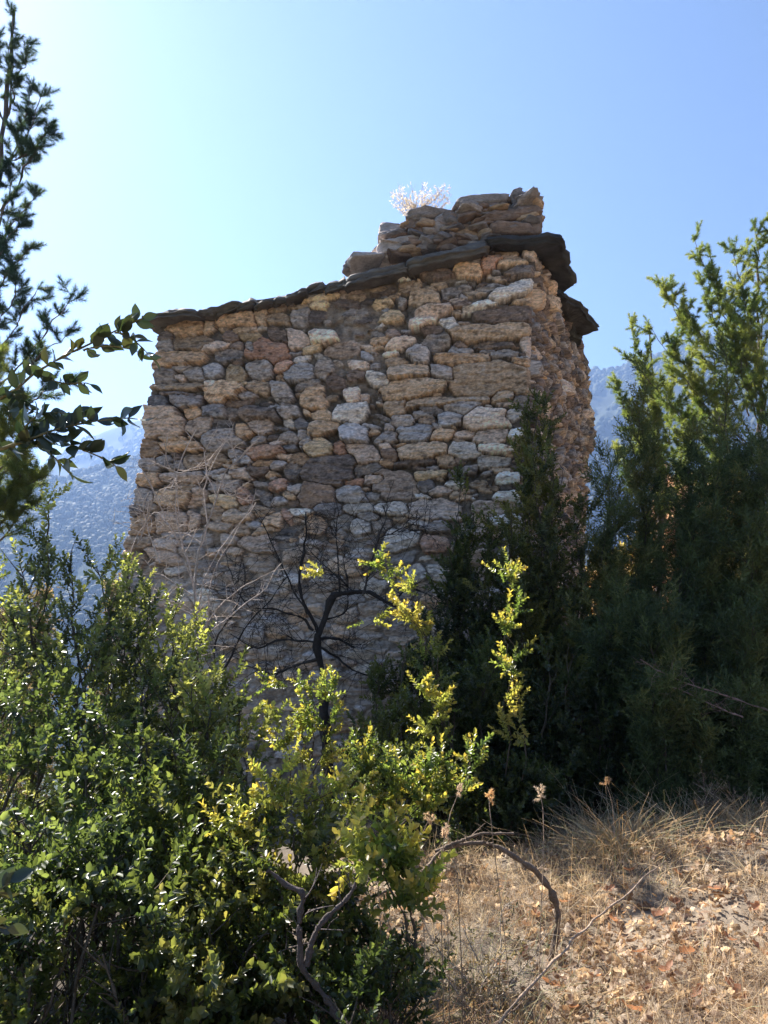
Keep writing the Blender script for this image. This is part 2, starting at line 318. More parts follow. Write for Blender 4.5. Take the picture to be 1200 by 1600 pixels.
def grid_mesh(PTS, NRM, H, c, mask, back, name, mat, parent):
    ny, nx = H.shape
    V = PTS+NRM*H[..., None]; V = V.reshape(-1, 3)
    cell = mask[:-1, :-1] & mask[1:, :-1] & mask[:-1, 1:] & mask[1:, 1:]
    i, j = np.where(cell); a = i*nx+j
    F = np.stack([a, a+1, a+nx+1, a+nx], -1)
    # rim running back into the wall's thickness
    cp = np.pad(cell, 1); rims = []
    for di, dj, e0, e1 in ((0, -1, (0, 0), (1, 0)), (0, 1, (1, 1), (0, 1)), (-1, 0, (0, 1), (0, 0)), (1, 0, (1, 0), (1, 1))):
        b = cell & ~cp[1+di:cp.shape[0]-1+di, 1+dj:cp.shape[1]-1+dj]
        i, j = np.where(b); rims.append(np.stack([(i+e0[0])*nx+j+e0[1], (i+e1[0])*nx+j+e1[1]], -1))
    E = np.concatenate(rims); n0 = len(V)
    V2 = (PTS-NRM*back).reshape(-1, 3)
    used, inv = np.unique(E, return_inverse=True); inv = inv.reshape(E.shape)
    Vb = V2[used]; FB = np.stack([E[:, 0], E[:, 1], n0+inv[:, 1], n0+inv[:, 0]], -1)
    Vall = np.concatenate([V, Vb]); call = np.concatenate([c.reshape(-1, 3), c.reshape(-1, 3)[used]])
    keep = np.zeros(len(Vall), bool); keep[F.ravel()] = True; keep[FB.ravel()] = True
    mp = np.cumsum(keep)-1
    return mesh(name, Vall[keep], [mp[F], mp[FB]], mat, parent, call[keep])

A2 = np.array([-3.0, 8.55]); B2 = np.array([1.72, 8.0])
WD = (B2-A2)/np.linalg.norm(B2-A2); WN = np.array([WD[1], -WD[0], 0.0])   # outward, toward the camera
def on_wall(px, py, off=0.0):
    d = ray(px, py); n = WN; a = np.array([A2[0], A2[1], 0])+n*off
    t = ((a-EYE)@n)/(d@n); return EYE+d*np.asarray(t)[..., None]
hut = thing('stone_hut', 'tall roofless-looking dry rubble stone hut with dark slab eaves, standing in the middle', 'hut', (-.6, 8.6, 0))
hut['label'] = 'tall rubble stone hut with dark slab eaves and a ruined parapet'
LE = [(400, 247), (515, 246), (545, 244), (575, 241), (600, 238), (630, 231), (655, 229), (690, 225), (715, 219), (740, 216), (770, 213), (800, 207), (830, 202), (855, 195), (880, 191), (905, 187), (1000, 178), (1300, 150)]
RE = [(380, 841), (407, 839), (440, 835), (510, 832), (597, 830), (700, 828), (900, 822), (1300, 812)]
TP = [(180, 508), (246, 508), (300, 500), (360, 488), (420, 478), (480, 465), (540, 450), (600, 440), (650, 427), (700, 410), (760, 398), (800, 400), (850, 402)]
def front_wall():
    st = .0105
    s = np.arange(-.25, 5.0, st); z = np.arange(-1.4, 6.1, st)
    S, Z = np.meshgrid(s, z)
    PT = np.stack([A2[0]+WD[0]*S, A2[1]+WD[1]*S, Z], -1)
    U, V = project(PT)
    jl = 3.5*fbm(V/18, V*0+3, 77)*2
    # each course ends a little differently at the corners
    le = np.interp(V, [a for a, b in LE], [b for a, b in LE])+jl+5*np.sign(fbm(V/13, V*0+8, 78))*np.abs(fbm(V/13, V*0+8, 78))**.5*.8
    re = np.interp(V, [a for a, b in RE], [b for a, b in RE])
    tp = np.interp(U, [a for a, b in TP], [b for a, b in TP])
    mask = (U > le) & (U < re) & (V > tp-6) & (Z > -1.3)
    G = lambda x, y, a, b, k: k*np.exp(-((U-x)/a)**2-((V-y)/b)**2)
    mud = np.clip(.42+1.5*fbm(U/34, V/26, 66, 3)+G(560, 500, 70, 45, .6)+G(780, 488, 50, 16, .7)+G(545, 590, 50, 30, .4)+G(690, 440, 90, 22, .3), 0, .995)
    mud2 = np.clip(G(560, 500, 70, 45, .6)+G(780, 488, 50, 16, .7)+G(545, 590, 50, 30, .4)+G(690, 440, 90, 22, .3), 0, 1)
    D1, D2, own, props = stone_field(U, V, mask & (V < 1180), stone_list, 9000, (36, 12), 11, 'ttgpmmtopgbwdtgk', 7, mud)
    flush = np.clip((V-760)/160, 0, 1)*.75+np.clip((U-560)/100, 0, 1)*np.clip((560-V)/80, 0, 1)*.0+.25*np.clip(1-np.abs(U-560)/60, 0, 1)*np.clip((640-V)/60, 0, 1)*1.6
    flush = np.clip(flush, 0, 1)
    H, c, isst = stone_surface(U, V, D1, D2, own, props, 11, .115, flush, mud2)
    # pale lime wash remains on the lower courses
    lime = np.clip((V-740)/180, 0, 1)*np.clip(.55+fbm(U/30, V/20, 91, 5)*2.2, 0, 1); lime = lime[..., None]*.55
    c = c*(1-lime)+np.array([.68, .59, .53])*lime
    corner = np.clip((re-U)/7, 0, 1); H = H*corner+(-.03)*(1-corner)
    NR = np.broadcast_to(WN, PT.shape)
    grid_mesh(PT, NR, H, c, mask, .55, 'wall', M_STONE, hut)
front_wall()
# side wall, receding behind the right corner
YF = 11.4
def side_wall():
    zs = np.arange(-.5, 6.05, .013)
    vv = np.arange(380, 1250, 1.0)
    ne = on_wall(np.interp(vv, [a for a, b in RE], [b for a, b in RE]), vv)      # near edge by height
    FE = [(380, 893), (520, 897), (545, 902), (575, 912), (600, 919), (640, 922), (700, 920), (760, 914), (900, 910), (1100, 908)]
    fe = P(np.interp(vv, [a for a, b in FE], [b for a, b in FE]), vv, YF)
    o1 = np.argsort(ne[:, 2]); o2 = np.argsort(fe[:, 2])
    N = np.stack([np.interp(zs, ne[o1, 2], ne[o1, k]) for k in range(2)], -1)
    F = np.stack([np.interp(zs, fe[o2, 2], fe[o2, k]) for k in range(2)], -1)
    n = 300; s = np.linspace(0, 1, n)
    XY = N[:, None]*(1-s)[None, :, None]+F[:, None]*s[None, :, None]
    PT = np.concatenate([XY, np.broadcast_to(zs[:, None, None], (len(zs), n, 1))], -1)
    d = nrm(F-N); NR = np.stack([d[:, 1], -d[:, 0], 0*d[:, 0]], -1)[:, None]*np.ones((1, n, 1))
    Ls = np.linalg.norm(F-N, axis=-1).mean()
    U = np.broadcast_to(s[None]*Ls*140, PT.shape[:2]); V = -np.broadcast_to(zs[:, None]*140, PT.shape[:2])
    top = 5.72+.16*s[None]+.0*zs[:, None]
    # fallen-away masonry at the far top corner
    mask = np.broadcast_to(zs[:, None] < top, U.shape)
    D1, D2, own, props = stone_field(U, V, mask, [], 12000, (34, 10), 23, 'tmgkdmtompgd', 8)
    H, c, _ = stone_surface(U, V, D1, D2, own, props, 23, .14, np.zeros(U.shape)+.1)
    H = H+.07*fbm(U/70, V/70, 99, 3)*2
    near = np.clip(s[None]/.012, 0, 1); H = H*near-.02*(1-near)
    grid_mesh(PT, NR, H, c, mask, .5, 'wall', M_STONE, hut)
side_wall()

def slab_geo(top, thick, r, n=84, lay=4):
    """irregular layered schist slab from a loop of 3D corner points of its upper edge"""
    top = np.array(top, float); k = len(top)
    per = np.linalg.norm(np.roll(top, -1, 0)-top, axis=1); cum = np.concatenate([[0], np.cumsum(per)])
    q = np.linspace(0, cum[-1], n, endpoint=False); ring = np.stack([np.interp(q, cum, np.append(top[:, c], top[0, c])) for c in range(3)], -1)
    ctr = ring.mean(0); rad = nrm(ring-ctr); seed = int(r.integers(999))
    ring = ring+rad*(fbm(q*5, q*0+1, seed, 5)*.12)[:, None]+np.array([0, 0, 1.])*(fbm(q*2, q*0+6, seed+9, 2)*.02)[:, None]
    V = []
    zz = np.concatenate([[0], np.sort(r.uniform(.12, .9, lay-1)), [1]])
    for l in range(lay):
        ins = r.uniform(-.02, .06)
        j = ins+np.round(vn(q*7, q*0+l*5, seed+l)*3)*.014+fbm(q*22, q*0+l*3, seed+l, 2)*.02
        for f, e in ((zz[l], .012), (zz[l]*.85+zz[l+1]*.15, 0), (zz[l+1], 0)):
            wz = 1+.2*fbm(q*3, q*0+9, seed+70, 3)
            V.append(ring-rad*(e+j)[:, None]-np.array([0, 0, 1.])*(thick*f*wz)[:, None])
    F = []; nl = len(V)
    for l in range(nl-1):
        a = np.arange(n)+l*n; b = (np.arange(n)+1) % n+l*n; F.append(np.stack([a, a+n, b+n, b], -1))
    tri = []; off = n*nl
    for which, l in ((0, 0), (1, nl-1)):
        prev = np.arange(n)+l*n; base = V[l]; cc = ctr-np.array([0, 0, thick*which])
        for m, sc_ in enumerate((.9, .78, .62, .45, .25)):
            rr = cc+(base-cc)*sc_
            rr = rr+np.array([0, 0, 1.0])*(fbm(rr[:, 0]*7, rr[:, 1]*7, seed+50+which, 5)*.09+np.round(vn(rr[:, 0]*3, rr[:, 1]*3, seed+which)*3)*.012)[:, None]
            V.append(rr); cur = np.arange(n)+off; off += n
            nx = np.roll(cur, -1); pn = np.roll(prev, -1)
            F.append(np.stack([prev, pn, nx, cur], -1) if which == 0 else np.stack([cur, nx, pn, prev], -1)); prev = cur
        V.append(cc[None]); ci = off; off += 1
        pn = np.roll(prev, -1); tri.append(np.stack([prev, pn, np.full(n, ci)], -1) if which == 0 else np.stack([pn, prev, np.full(n, ci)], -1))
    return np.concatenate(V), F, np.concatenate(tri)
def add_slab(top, thick, base, parent, r, name='slab'):
    V, F, T = slab_geo(top, thick, r)
    nn = fbm(V[:, 0]*5, V[:, 1]*5+V[:, 2]*9, int(r.integers(99)), 4)[:, None]
    c = np.array(base)*(1+.9*nn)
    moss = np.clip(fbm(V[:, 0]*3, V[:, 1]*3, 5)*4, 0, 1)[:, None]; c = c*(1-.3*moss)+np.array([.15, .13, .09])*.3*moss
    return mesh(name, V, F+[T], M_SLATE, parent, c)
def roof():
    r = np.random.default_rng(5)
    a = on_wall(238, 498, -.15)+0; b = on_wall(845, 388, -.15)
    # bedding layer of flat stones under the slabs
    back = np.array([.42, 2.9, .1])
    V, F, T = slab_geo([a+[0, 0, 0], b+[-.12, 0, 0], b+back+[.35, 0, -.0], a+back+[.1, 0, 0]], .10, r, 90)
    rf = mesh('roof', V, F+[T], M_SLATE, hut, np.ones((len(V), 1))*np.array([.09, .08, .07]))
    fr = [(216, 489, 310, 480, 19, .30), (306, 489, 336, 481, 13, .2), (330, 484, 374, 468, 15, .24), (364, 475, 398, 466, 13, .19), (392, 470, 426, 463, 14, .22), (420, 467, 450, 458, 13, .17), (444, 457, 478, 447, 17, .22),
          (474, 448, 506, 438, 18, .16), (503, 440, 541, 431, 19, .22), (537, 431, 636, 406, 24, .24), (632, 405, 768, 374, 24, .29),
          (322, 481, 350, 474, 5, .10)]
    for x0, y0, x1, y1, th, ov in fr:
        p0 = on_wall(x0, y0, ov+r.uniform(-.03, .03))+[0, 0, r.uniform(-.012, .012)]; p1 = on_wall(x1, y1, ov+r.uniform(-.03, .03))+[0, 0, r.uniform(-.012, .012)]
        m1 = p0*.7+p1*.3+WN*r.uniform(0, .05); m2 = p0*.25+p1*.75+WN*r.uniform(-.02, .05)
        bk = -WN*r.uniform(.7, .9)+np.array([0, 0, .03])
        add_slab([p0-WN*.06, p0+(p1-p0)*.05, m1, m2, p1-(p1-p0)*.04, p1-WN*.05, p1+bk, p0+bk], th/185., (.15, .13, .11), rf, r)
    z0 = 5.86
    add_slab([PZ(757, 367, z0), PZ(850, 360, z0), PZ(880, 363, z0), PZ(894, 398, z0), PZ(905, 436, z0), PZ(880, 452, z0), PZ(800, 440, z0), PZ(755, 410, z0)], .10, (.06, .055, .05), rf, r)
    z1 = 5.72
    add_slab([PZ(850, 440, z1), PZ(884, 462, z1), PZ(915, 474, z1), PZ(924, 490, z1), PZ(937, 508, z1), PZ(902, 518, z1), PZ(862, 500, z1)], .10, (.075, .065, .055), rf, r)
    z2 = 5.66
    add_slab([PZ(862, 498, z2), PZ(900, 508, z2), PZ(914, 516, z2), PZ(908, 534, z2), PZ(890, 540, z2), PZ(862, 528, z2)], .12, (.07, .065, .055), rf, r)
    add_slab([PZ(850, 446, 5.66), PZ(880, 452, 5.66), PZ(893, 462, 5.66), PZ(868, 470, 5.66)], .06, (.07, .065, .055), rf, r)
roof()
def boulder(c, sz, r, yaw=0, tilt=0, n=22, m=34):
    a = np.linspace(-np.pi/2, np.pi/2, n)[:, None]; b = np.linspace(0, 2*np.pi, m, endpoint=False)[None]
    x = np.cos(a)*np.cos(b); y = np.cos(a)*np.sin(b); z = np.sin(a)*np.ones_like(b)
    v = np.stack([x, y, z], -1).reshape(-1, 3); s = int(r.integers(9999))
    pn = nrm(np.vstack([r.normal(size=(9, 3)), np.eye(3)+r.normal(size=(3, 3))*.18, -np.eye(3)+r.normal(size=(3, 3))*.18])); pd = np.concatenate([r.uniform(.85, 1.15, 9), r.uniform(.72, .95, 6)])
    rad = 1/np.max((v@pn.T)/pd, 1).clip(.6, 3)
    v = v*rad[:, None]
    k = 1+.045*fbm(v[:, 0]*4+v[:, 2]*1.3+9, v[:, 1]*4+v[:, 2]*3+9, s, 3)*2+.05*fbm(v[:, 0]*13, v[:, 2]*17+v[:, 1]*9, s+4, 2)*2
    v = v*k[:, None]*np.array(sz)/2*1.05
    v[:, 0] += .05*fbm(v[:, 2]*60, v[:, 2]*0+3, s+1)
    ct, st_ = math.cos(tilt), math.sin(tilt); v = np.stack([v[:, 0]*ct-v[:, 2]*st_, v[:, 1], v[:, 0]*st_+v[:, 2]*ct], -1)
    cy, sy = math.cos(yaw), math.sin(yaw); v = np.stack([v[:, 0]*cy-v[:, 1]*sy, v[:, 0]*sy+v[:, 1]*cy, v[:, 2]], -1)
    i = np.arange(n-1)[:, None]; j = np.arange(m)[None]; j2 = (j+1) % m
    F = np.stack([i*m+j+0*j2, i*m+j2, (i+1)*m+j2, (i+1)*m+j], -1).reshape(-1, 4)
    return v+c, F
def parapet():
    r = np.random.default_rng(15)
    L = [(753, 324, 80, 16, 5, 'g'), (818, 338, 44, 13, 4, 'm'), (824, 324, 34, 11, 8, 'g'), (812, 352, 50, 15, 0, 't'), (808, 308, 16, 18, 30, 'k'), (830, 308, 12, 16, -10, 'm'), (820, 316, 30, 12, 0, 'm'), (781, 348, 60, 16, 10, 'm'), (790, 362, 50, 13, 0, 'g'), (722, 374, 44, 20, 20, 't'), (736, 340, 22, 12, 0, 't'), (670, 347, 62, 14, 3, 'g'),
         (620, 372, 48, 27, 0, 'g'), (658, 368, 34, 24, 0, 'm'), (690, 366, 32, 40, 10, 'g'), (625, 398, 66, 18, 8, 'b'), (670, 390, 34, 18, 0, 'k'), (722, 354, 24, 24, 0, 'm'), (768, 374, 56, 14, 5, 't'),
         (640, 385, 40, 16, 0, 'm'), (706, 352, 26, 22, 0, 'm'), (700, 384, 36, 14, 15, 'b'), (740, 366, 26, 14, 0, 'w'), (568, 415, 60, 12, 8, 'b'), (596, 408, 34, 12, 0, 'w'), (645, 356, 30, 14, 0, 'm'), (688, 340, 30, 10, 0, 'g'),
         (750, 344, 26, 22, 0, 'm'), (800, 372, 70, 14, 0, 'm'), (832, 356, 24, 30, 0, 'm'), (552, 421, 30, 10, 10, 'k'), (606, 388, 26, 10, 0, 'k'), (716, 362, 18, 12, 0, 'k'), (775, 336, 50, 18, 0, 'g')]
    for k in range(230):
        x = r.uniform(600, 838); top = 366 if x < 635 else 344 if x < 712 else 324 if x < 795 else 308
        L.append((x, r.uniform(top+4, 408-(x-600)*.13), r.uniform(10, 34), r.uniform(4, 10), r.normal()*8, 'mgtmk'[r.integers(5)]))
    Vs, Fs, Cs = [], [], []; off = 0
    for q, (x, y, w_, h_, an, k) in enumerate(L):
        c = on_wall(x, y, -.16-.1*(q % 3 == 0)+r.uniform(-.05, .05)+(r.uniform(-.12, .10) if q > 29 else 0)); s = np.linalg.norm(c-EYE)/FPX
        V, F = boulder(c, (w_*s*1.08, min(.55, w_*s)*r.uniform(.7, 1.1)+.1, h_*s*1.12), r, r.normal()*.15, R(an))
        Vs.append(V); Fs.append(F+off); off += len(V)
        nn = fbm(V[:, 0]*14, V[:, 2]*22+V[:, 1]*8, q, 4)[:, None]; Cs.append(np.array(C_[k])*.85*(1+1.1*nn)*(1+.1*r.normal()))
    mesh('parapet', np.concatenate(Vs), [np.concatenate(Fs)], M_STONE, hut, np.concatenate(Cs))
parapet()

# ------------------------------------------------------------------ wood: tubes
class Tubes:
    def __init__(s): s.V = []; s.F = []; s.C = []; s.n = 0
    def add(s, pts, r0, r1, col, k=4):
        pts = np.asarray(pts, float); n = len(pts)
        t = nrm(np.gradient(pts, axis=0)); ref = np.array([0, 0, 1.]) if abs(t[0, 2]) < .9 else np.array([1., 0, 0])
        a = nrm(np.cross(t, ref)); b = np.cross(t, a)
        rr = (r0+(r1-r0)*np.linspace(0, 1, n))[:, None, None]*(1 if k < 5 else 1+.22*rng.normal(size=(n, 1, 1))+.16*rng.normal(size=(n, k, 1))); th = np.linspace(0, 2*np.pi, k, endpoint=False)[None, :, None]
        V = pts[:, None]+rr*(np.cos(th)*a[:, None]+np.sin(th)*b[:, None])
        i = np.arange(n-1)[:, None]; j = np.arange(k)[None]; j2 = (j+1) % k
        s.F.append(np.stack([i*k+j+0*j2, i*k+j2, (i+1)*k+j2, (i+1)*k+j], -1).reshape(-1, 4)+s.n)
        s.V.append(V.reshape(-1, 3)); s.n += n*k
        s.C.append(np.repeat(np.array(col)[None]*(.8+.4*rng.random()), n*k, 0))
    def build(s, name, parent, mat=None):
        return mesh(name, np.concatenate(s.V), [np.concatenate(s.F)], mat or M_BARK, parent, np.concatenate(s.C), smooth=True)
def smooth_path(pts, n=24, wob=.0, seed=0):
    pts = np.asarray(pts, float); d = np.concatenate([[0], np.cumsum(np.linalg.norm(np.diff(pts, axis=0), axis=1))]); d /= d[-1]
    q = np.linspace(0, 1, n)
    # Catmull-Rom through the points
    out = np.zeros((n, 3)); E = np.vstack([2*pts[0]-pts[1], pts, 2*pts[-1]-pts[-2]])
    for i, t in enumerate(q):
        k = min(np.searchsorted(d, t, 'right')-1, len(pts)-2); u = (t-d[k])/(d[k+1]-d[k]+1e-9)
        a, b, c, e = E[k:k+4]; out[i] = .5*((2*b)+(-a+c)*u+(2*a-5*b+4*c-e)*u*u+(-a+3*b-3*c+e)*u**3)
    if wob: 
        L = np.linalg.norm(pts[-1]-pts[0]); 
        for c in range(3): out[:, c] += wob*fbm(q*L*5+seed, q*0+c*7+seed, seed, 3)*2*np.sin(np.pi*np.clip(q*1.0, 0, 1))**.3
    return out

# ------------------------------------------------------------------ leaf templates (shoot along +z)
def leaf_quads(base, dirn, nor, L, W, fold=.25):
    side = nrm(np.cross(dirn, nor)); nor = np.cross(side, dirn)
    f = nor*W*fold
    return [base, base+dirn*L*.28+side*W*.44+f*.8, base+dirn*L*.72+side*W*.46+f*.8, base+dirn*L-nor*L*.08, base+dirn*L*.72-side*W*.46+f*.8, base+dirn*L*.28-side*W*.44+f*.8]
def tmpl_box(seed, n=8, L=.12, leaf=.029):
    r = np.random.default_rng(seed); V = []; F = []; lid = []
    for i in range(n):
        z = L*(i+.5)/n
        for s in (0, 1):
            th = i*1.57+s*np.pi+r.normal()*.35; el = .5+.5*i/n+r.normal()*.2
            d = nrm(np.array([math.cos(th)*math.cos(el), math.sin(th)*math.cos(el), math.sin(el)])); up = nrm(np.array([-math.cos(th)*.7, -math.sin(th)*.7, 1])+r.normal(size=3)*.25)
            q = leaf_quads(np.array([0, 0, z]), d, up, leaf*r.uniform(.75, 1.15), leaf*.55)
            k = len(V); V += q; F += [[k, k+1, k+2], [k, k+2, k+3], [k, k+3, k+4], [k, k+4, k+5]]; lid += [i*2+s]*6
    return np.array(V), np.array(F), np.array(lid), np.linspace(0, 1, n*2)
def tmpl_needles(seed, n, L, nl, wd, ang, jit=.25, tip=True):
    r = np.random.default_rng(seed); V = []; F = []; lid = []
    for i in range(n):
        z = L*i/n; th = i*2.4+r.normal()*.3; a = ang*(1.15-.6*i/n)+r.normal()*jit
        d = np.array([math.sin(a)*math.cos(th), math.sin(a)*math.sin(th), math.cos(a)]); s = nrm(np.cross(d, r.normal(size=3)))
        b = np.array([0, 0, z]); l = nl*r.uniform(.7, 1.1); k = len(V)
        V += [b-s*wd/2, b+s*wd/2, b+d*l]; F += [[k, k+1, k+2]]; lid += [i]*3
    return np.array(V), np.array(F), np.array(lid), np.linspace(0, 1, n)
def tmpl_juniper(seed, L=.13, n=9):
    r = np.random.default_rng(seed); V = []; F = []; lid = []
    for i in range(n):
        z0 = L*i/n; th = i*2.4; a = .75-.3*i/n; d = np.array([math.sin(a)*math.cos(th), math.sin(a)*math.sin(th), math.cos(a)]); l = L*.45*(1-.5*i/n)
        for j in range(6):
            b = np.array([0, 0, z0])+d*l*j/6; dd = nrm(d+r.normal(size=3)*.45); s = nrm(np.cross(dd, r.normal(size=3))); k = len(V)
            V += [b-s*.0034, b+s*.0034, b+dd*.019]; F += [[k, k+1, k+2]]; lid += [i]*3
    return np.array(V), np.array(F), np.array(lid), np.linspace(0, 1, n)
def frames(d, r):
    d = nrm(d); a = nrm(np.cross(d, r.normal(size=d.shape))); b = np.cross(d, a); return np.stack([a, b, d], -1)
def spread(T, pos, dirs, scale, cols, r, tipcol=None, leafvar=.3):
    V0, F0, lid, age = T; m = len(pos); n = len(V0)
    M = frames(dirs, r)
    V = np.einsum('mij,nj->mni', M, V0)*scale[:, None, None]+pos[:, None]
    F = (F0[None]+np.arange(m)[:, None, None]*n).reshape(-1, 3)
    nl = lid.max()+1
    lv = 1+leafvar*(r.random((m, nl))*2-1); c = cols[:, None]*lv[:, :, None]
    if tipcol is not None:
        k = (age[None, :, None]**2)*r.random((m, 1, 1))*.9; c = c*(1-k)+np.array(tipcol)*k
    c = c[:, lid].reshape(-1, 3)
    return V.reshape(-1, 3), F, c
def foliage(name, shoots, T, pal, parent, mat, seed, scale=(.8, 1.2), tip=None, clump=1.2):
    r = np.random.default_rng(seed)
    pos = np.array([s[0] for s in shoots]); dr = np.array([s[1] for s in shoots])
    if isinstance(T, tuple): T = [T]
    Vs, Fs, Cs = [], [], []; off = 0; pal = np.array(pal, float)
    which = r.integers(len(T), size=len(pos))
    for k, t in enumerate(T):
        m = which == k; p = pos[m]; n = m.sum()
        if n == 0: continue
        q = np.clip(.5+1.1*fbm(p[:, 0]*3*clump+p[:, 1], p[:, 2]*3*clump+p[:, 1]*2, seed, 3)*1.6+r.normal(size=n)*.15, 0, .999)*(len(pal)-1)
        i = q.astype(int); f = (q-i)[:, None]; c = pal[i]*(1-f)+pal[i+1]*f
        V, F, C = spread(t, p, dr[m], r.uniform(scale[0], scale[1], n), c*(.8+.4*r.random((n, 1))), r, tip)
        Vs.append(V); Fs.append(F+off); Cs.append(C); off += len(V)
    return mesh(name, np.concatenate(Vs), [np.concatenate(Fs)], mat, parent, np.concatenate(Cs))
def grow_stem(tb, shoots, pts, r, rad=.012, lat=.3, nlat=26, t0=.15, up=.55, step=.055, droop=0, dens=1, col=(.10, .08, .06), jit=.5, taper=.55, wob=.06, sub=True, n=26):
    """a stem with side branches that carry shoots"""
    path = smooth_path(pts, n, wob, int(r.integers(9999))); tb.add(path, rad, rad*.25, col, 5)
    for k in range(nlat):
        t = t0+(1-t0)*(k+r.random())/nlat; f = t*(n-1); i = min(int(f), n-2); b = path[i]*(1-f+i)+path[i+1]*(f-i); tg = nrm(path[i+1]-path[i])
        az = r.random()*6.283; h = nrm(np.array([math.cos(az), math.sin(az), 0])-tg*0)
        L = lat*(1-taper*t)*r.uniform(.5, 1.25)
        d = nrm(h*(1-up*.5)+np.array([0, 0, up])+tg*.35+r.normal(size=3)*.15)
        m = max(3, int(L/step)); q = np.linspace(0, 1, m+1)[:, None]
        lp = b+d*L*q+np.array([0, 0, 1.])*L*(up*.25-droop)*q**2+r.normal(size=3)*.12*L*q**2
        tb.add(lp, max(.0018, rad*.35), .0012, col, 3)
        dl = nrm(np.gradient(lp, axis=0))
        for j in range(1, m+1):
            nn = dens if j > m*.2 else 1
            for _ in range(nn):
                shoots.append((lp[j]-dl[j]*r.random()*step, nrm(dl[j]+r.normal(size=3)*jit)))
        shoots.append((lp[-1], dl[-1]))
    shoots.append((path[-1], nrm(path[-1]-path[-2])))
TB = [tmpl_box(k) for k in range(4)]
TBy = [tmpl_box(k+20, 8, .12, .03) for k in range(3)]
TJ = [tmpl_juniper(k) for k in range(3)]
TP_ = [tmpl_needles(k, 95, .07, .052, .0028, 1.0) for k in range(3)]
TPF = [tmpl_needles(k+9, 80, .07, .046, .0042, 1.05) for k in range(3)]
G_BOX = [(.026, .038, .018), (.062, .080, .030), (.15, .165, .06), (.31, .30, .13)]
G_BOX_SHADE = [(.022, .034, .014), (.034, .052, .020), (.055, .075, .024), (.10, .11, .03)]  # same box leaves darker, shade of the bushes put into the colour
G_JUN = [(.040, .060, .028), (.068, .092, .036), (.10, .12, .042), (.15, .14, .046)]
G_PINE = [(.04, .065, .03), (.055, .09, .035), (.08, .12, .04)]
def gz(p, dz=0): return np.array([p[0], p[1], float(ground(p[0], p[1]))+dz])

def shrub(name, label, cat, stems, T, pal, mat, seed, group=None, tip=None, scale=(.55, 1.35), basejit=.25, **kw):
    """stems: (tip px, tip py, depth, base px, lateral length, laterals)"""
    r = np.random.default_rng(seed); bx = P(stems[0][3], 1200, stems[0][2]); o = thing(name, label, cat, gz(bx), group)
    tb = Tubes(); sh = []
    for s in stems:
        tp = P(s[0], s[1], s[2]); b = P(s[3], 1200, s[2]+(s[6] if len(s) > 6 else 0)); b = gz(b+r.normal(size=3)*basejit*.4, -.05)
        mid = b*.45+tp*.55+r.normal(size=3)*.08; mid[2] += .05
        grow_stem(tb, sh, [b, mid, tp], r, lat=s[4], nlat=s[5], **kw)
    if mat is M_BOX:
        a_ = np.array([h[0] for h in sh]); nz = fbm(a_[:, 0]*3.4+a_[:, 1]*2.1, a_[:, 2]*3.4+a_[:, 1]*1.3, seed, 2)+.03*r.normal(size=len(a_)); sh = [h for h, z_ in zip(sh, nz) if z_ > -.135]
    tb.build('stems', o); foliage('foliage', sh, T, pal, o, mat, seed, scale, tip)
    return o

# ---- sunlit box bushes, left and front
rr = np.random.default_rng(31)
st = []
for (x, y, D) in [(75, 790, 4.4), (30, 880, 4.2), (60, 900, 4.6), (110, 870, 4.6), (150, 885, 4.4), (200, 900, 4.8), (235, 925, 4.6), (170, 950, 4.2), (110, 950, 4.0), (20, 960, 4.0), (60, 1000, 3.8), (270, 960, 4.6), (215, 990, 4.2), (150, 1020, 3.8), (100, 1060, 3.7), (10, 1060, 3.7), (-40, 930, 4.3), (-60, 1020, 4.0), (280, 1010, 4.3), (240, 1060, 4.0)]:
    st.append((x, y, D, x+rr.normal()*40+20, .34 if y > 800 else .13, 30))
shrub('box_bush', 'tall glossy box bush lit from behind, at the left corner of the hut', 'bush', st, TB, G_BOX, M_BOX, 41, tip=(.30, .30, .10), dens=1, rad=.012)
st = []
for (x, y, D) in [(310, 1020, 4.0), (345, 1070, 3.9), (300, 1070, 3.7), (375, 1110, 3.8), (260, 1110, 3.5), (330, 1110, 3.5), (380, 1180, 3.3), (300, 1180, 3.3), (350, 1250, 3.1)]:
    st.append((x, y, D, x+rr.normal()*30-10, .24, 24))
shrub('box_bush', 'bright green box bush in front of the bare thorn twigs', 'bush', st, TB, G_BOX, M_BOX, 42, tip=(.30, .30, .09), dens=1)
st = []
for (x, y, D) in [(0, 1080, 3.5), (120, 1080, 3.6), (220, 1090, 3.6), (300, 1200, 3.1), (-40, 1260, 2.7), (60, 1300, 2.6), (150, 1340, 2.5), (230, 1400, 2.5), (100, 1440, 2.4), (0, 1440, 2.4), (20, 1130, 3.2), (90, 1120, 3.3), (160, 1130, 3.3), (220, 1150, 3.2), (60, 1190, 3.0), (130, 1200, 3.0), (200, 1220, 2.9), (-30, 1180, 3.0), (20, 1260, 2.8), (100, 1280, 2.7), (180, 1300, 2.7), (250, 1260, 2.9), (-20, 1340, 2.6), (60, 1360, 2.5), (140, 1390, 2.5), (270, 1350, 2.7)]:
    st.append((x, y, D, x+rr.normal()*30, .26, 26))
shrub('box_bush', 'dense box bush filling the lower left, glinting small leaves', 'bush', st, TB, G_BOX_SHADE, M_BOX, 43, tip=(.16, .19, .07), dens=1, up=.32, scale=(.6, 1.35))
st = []
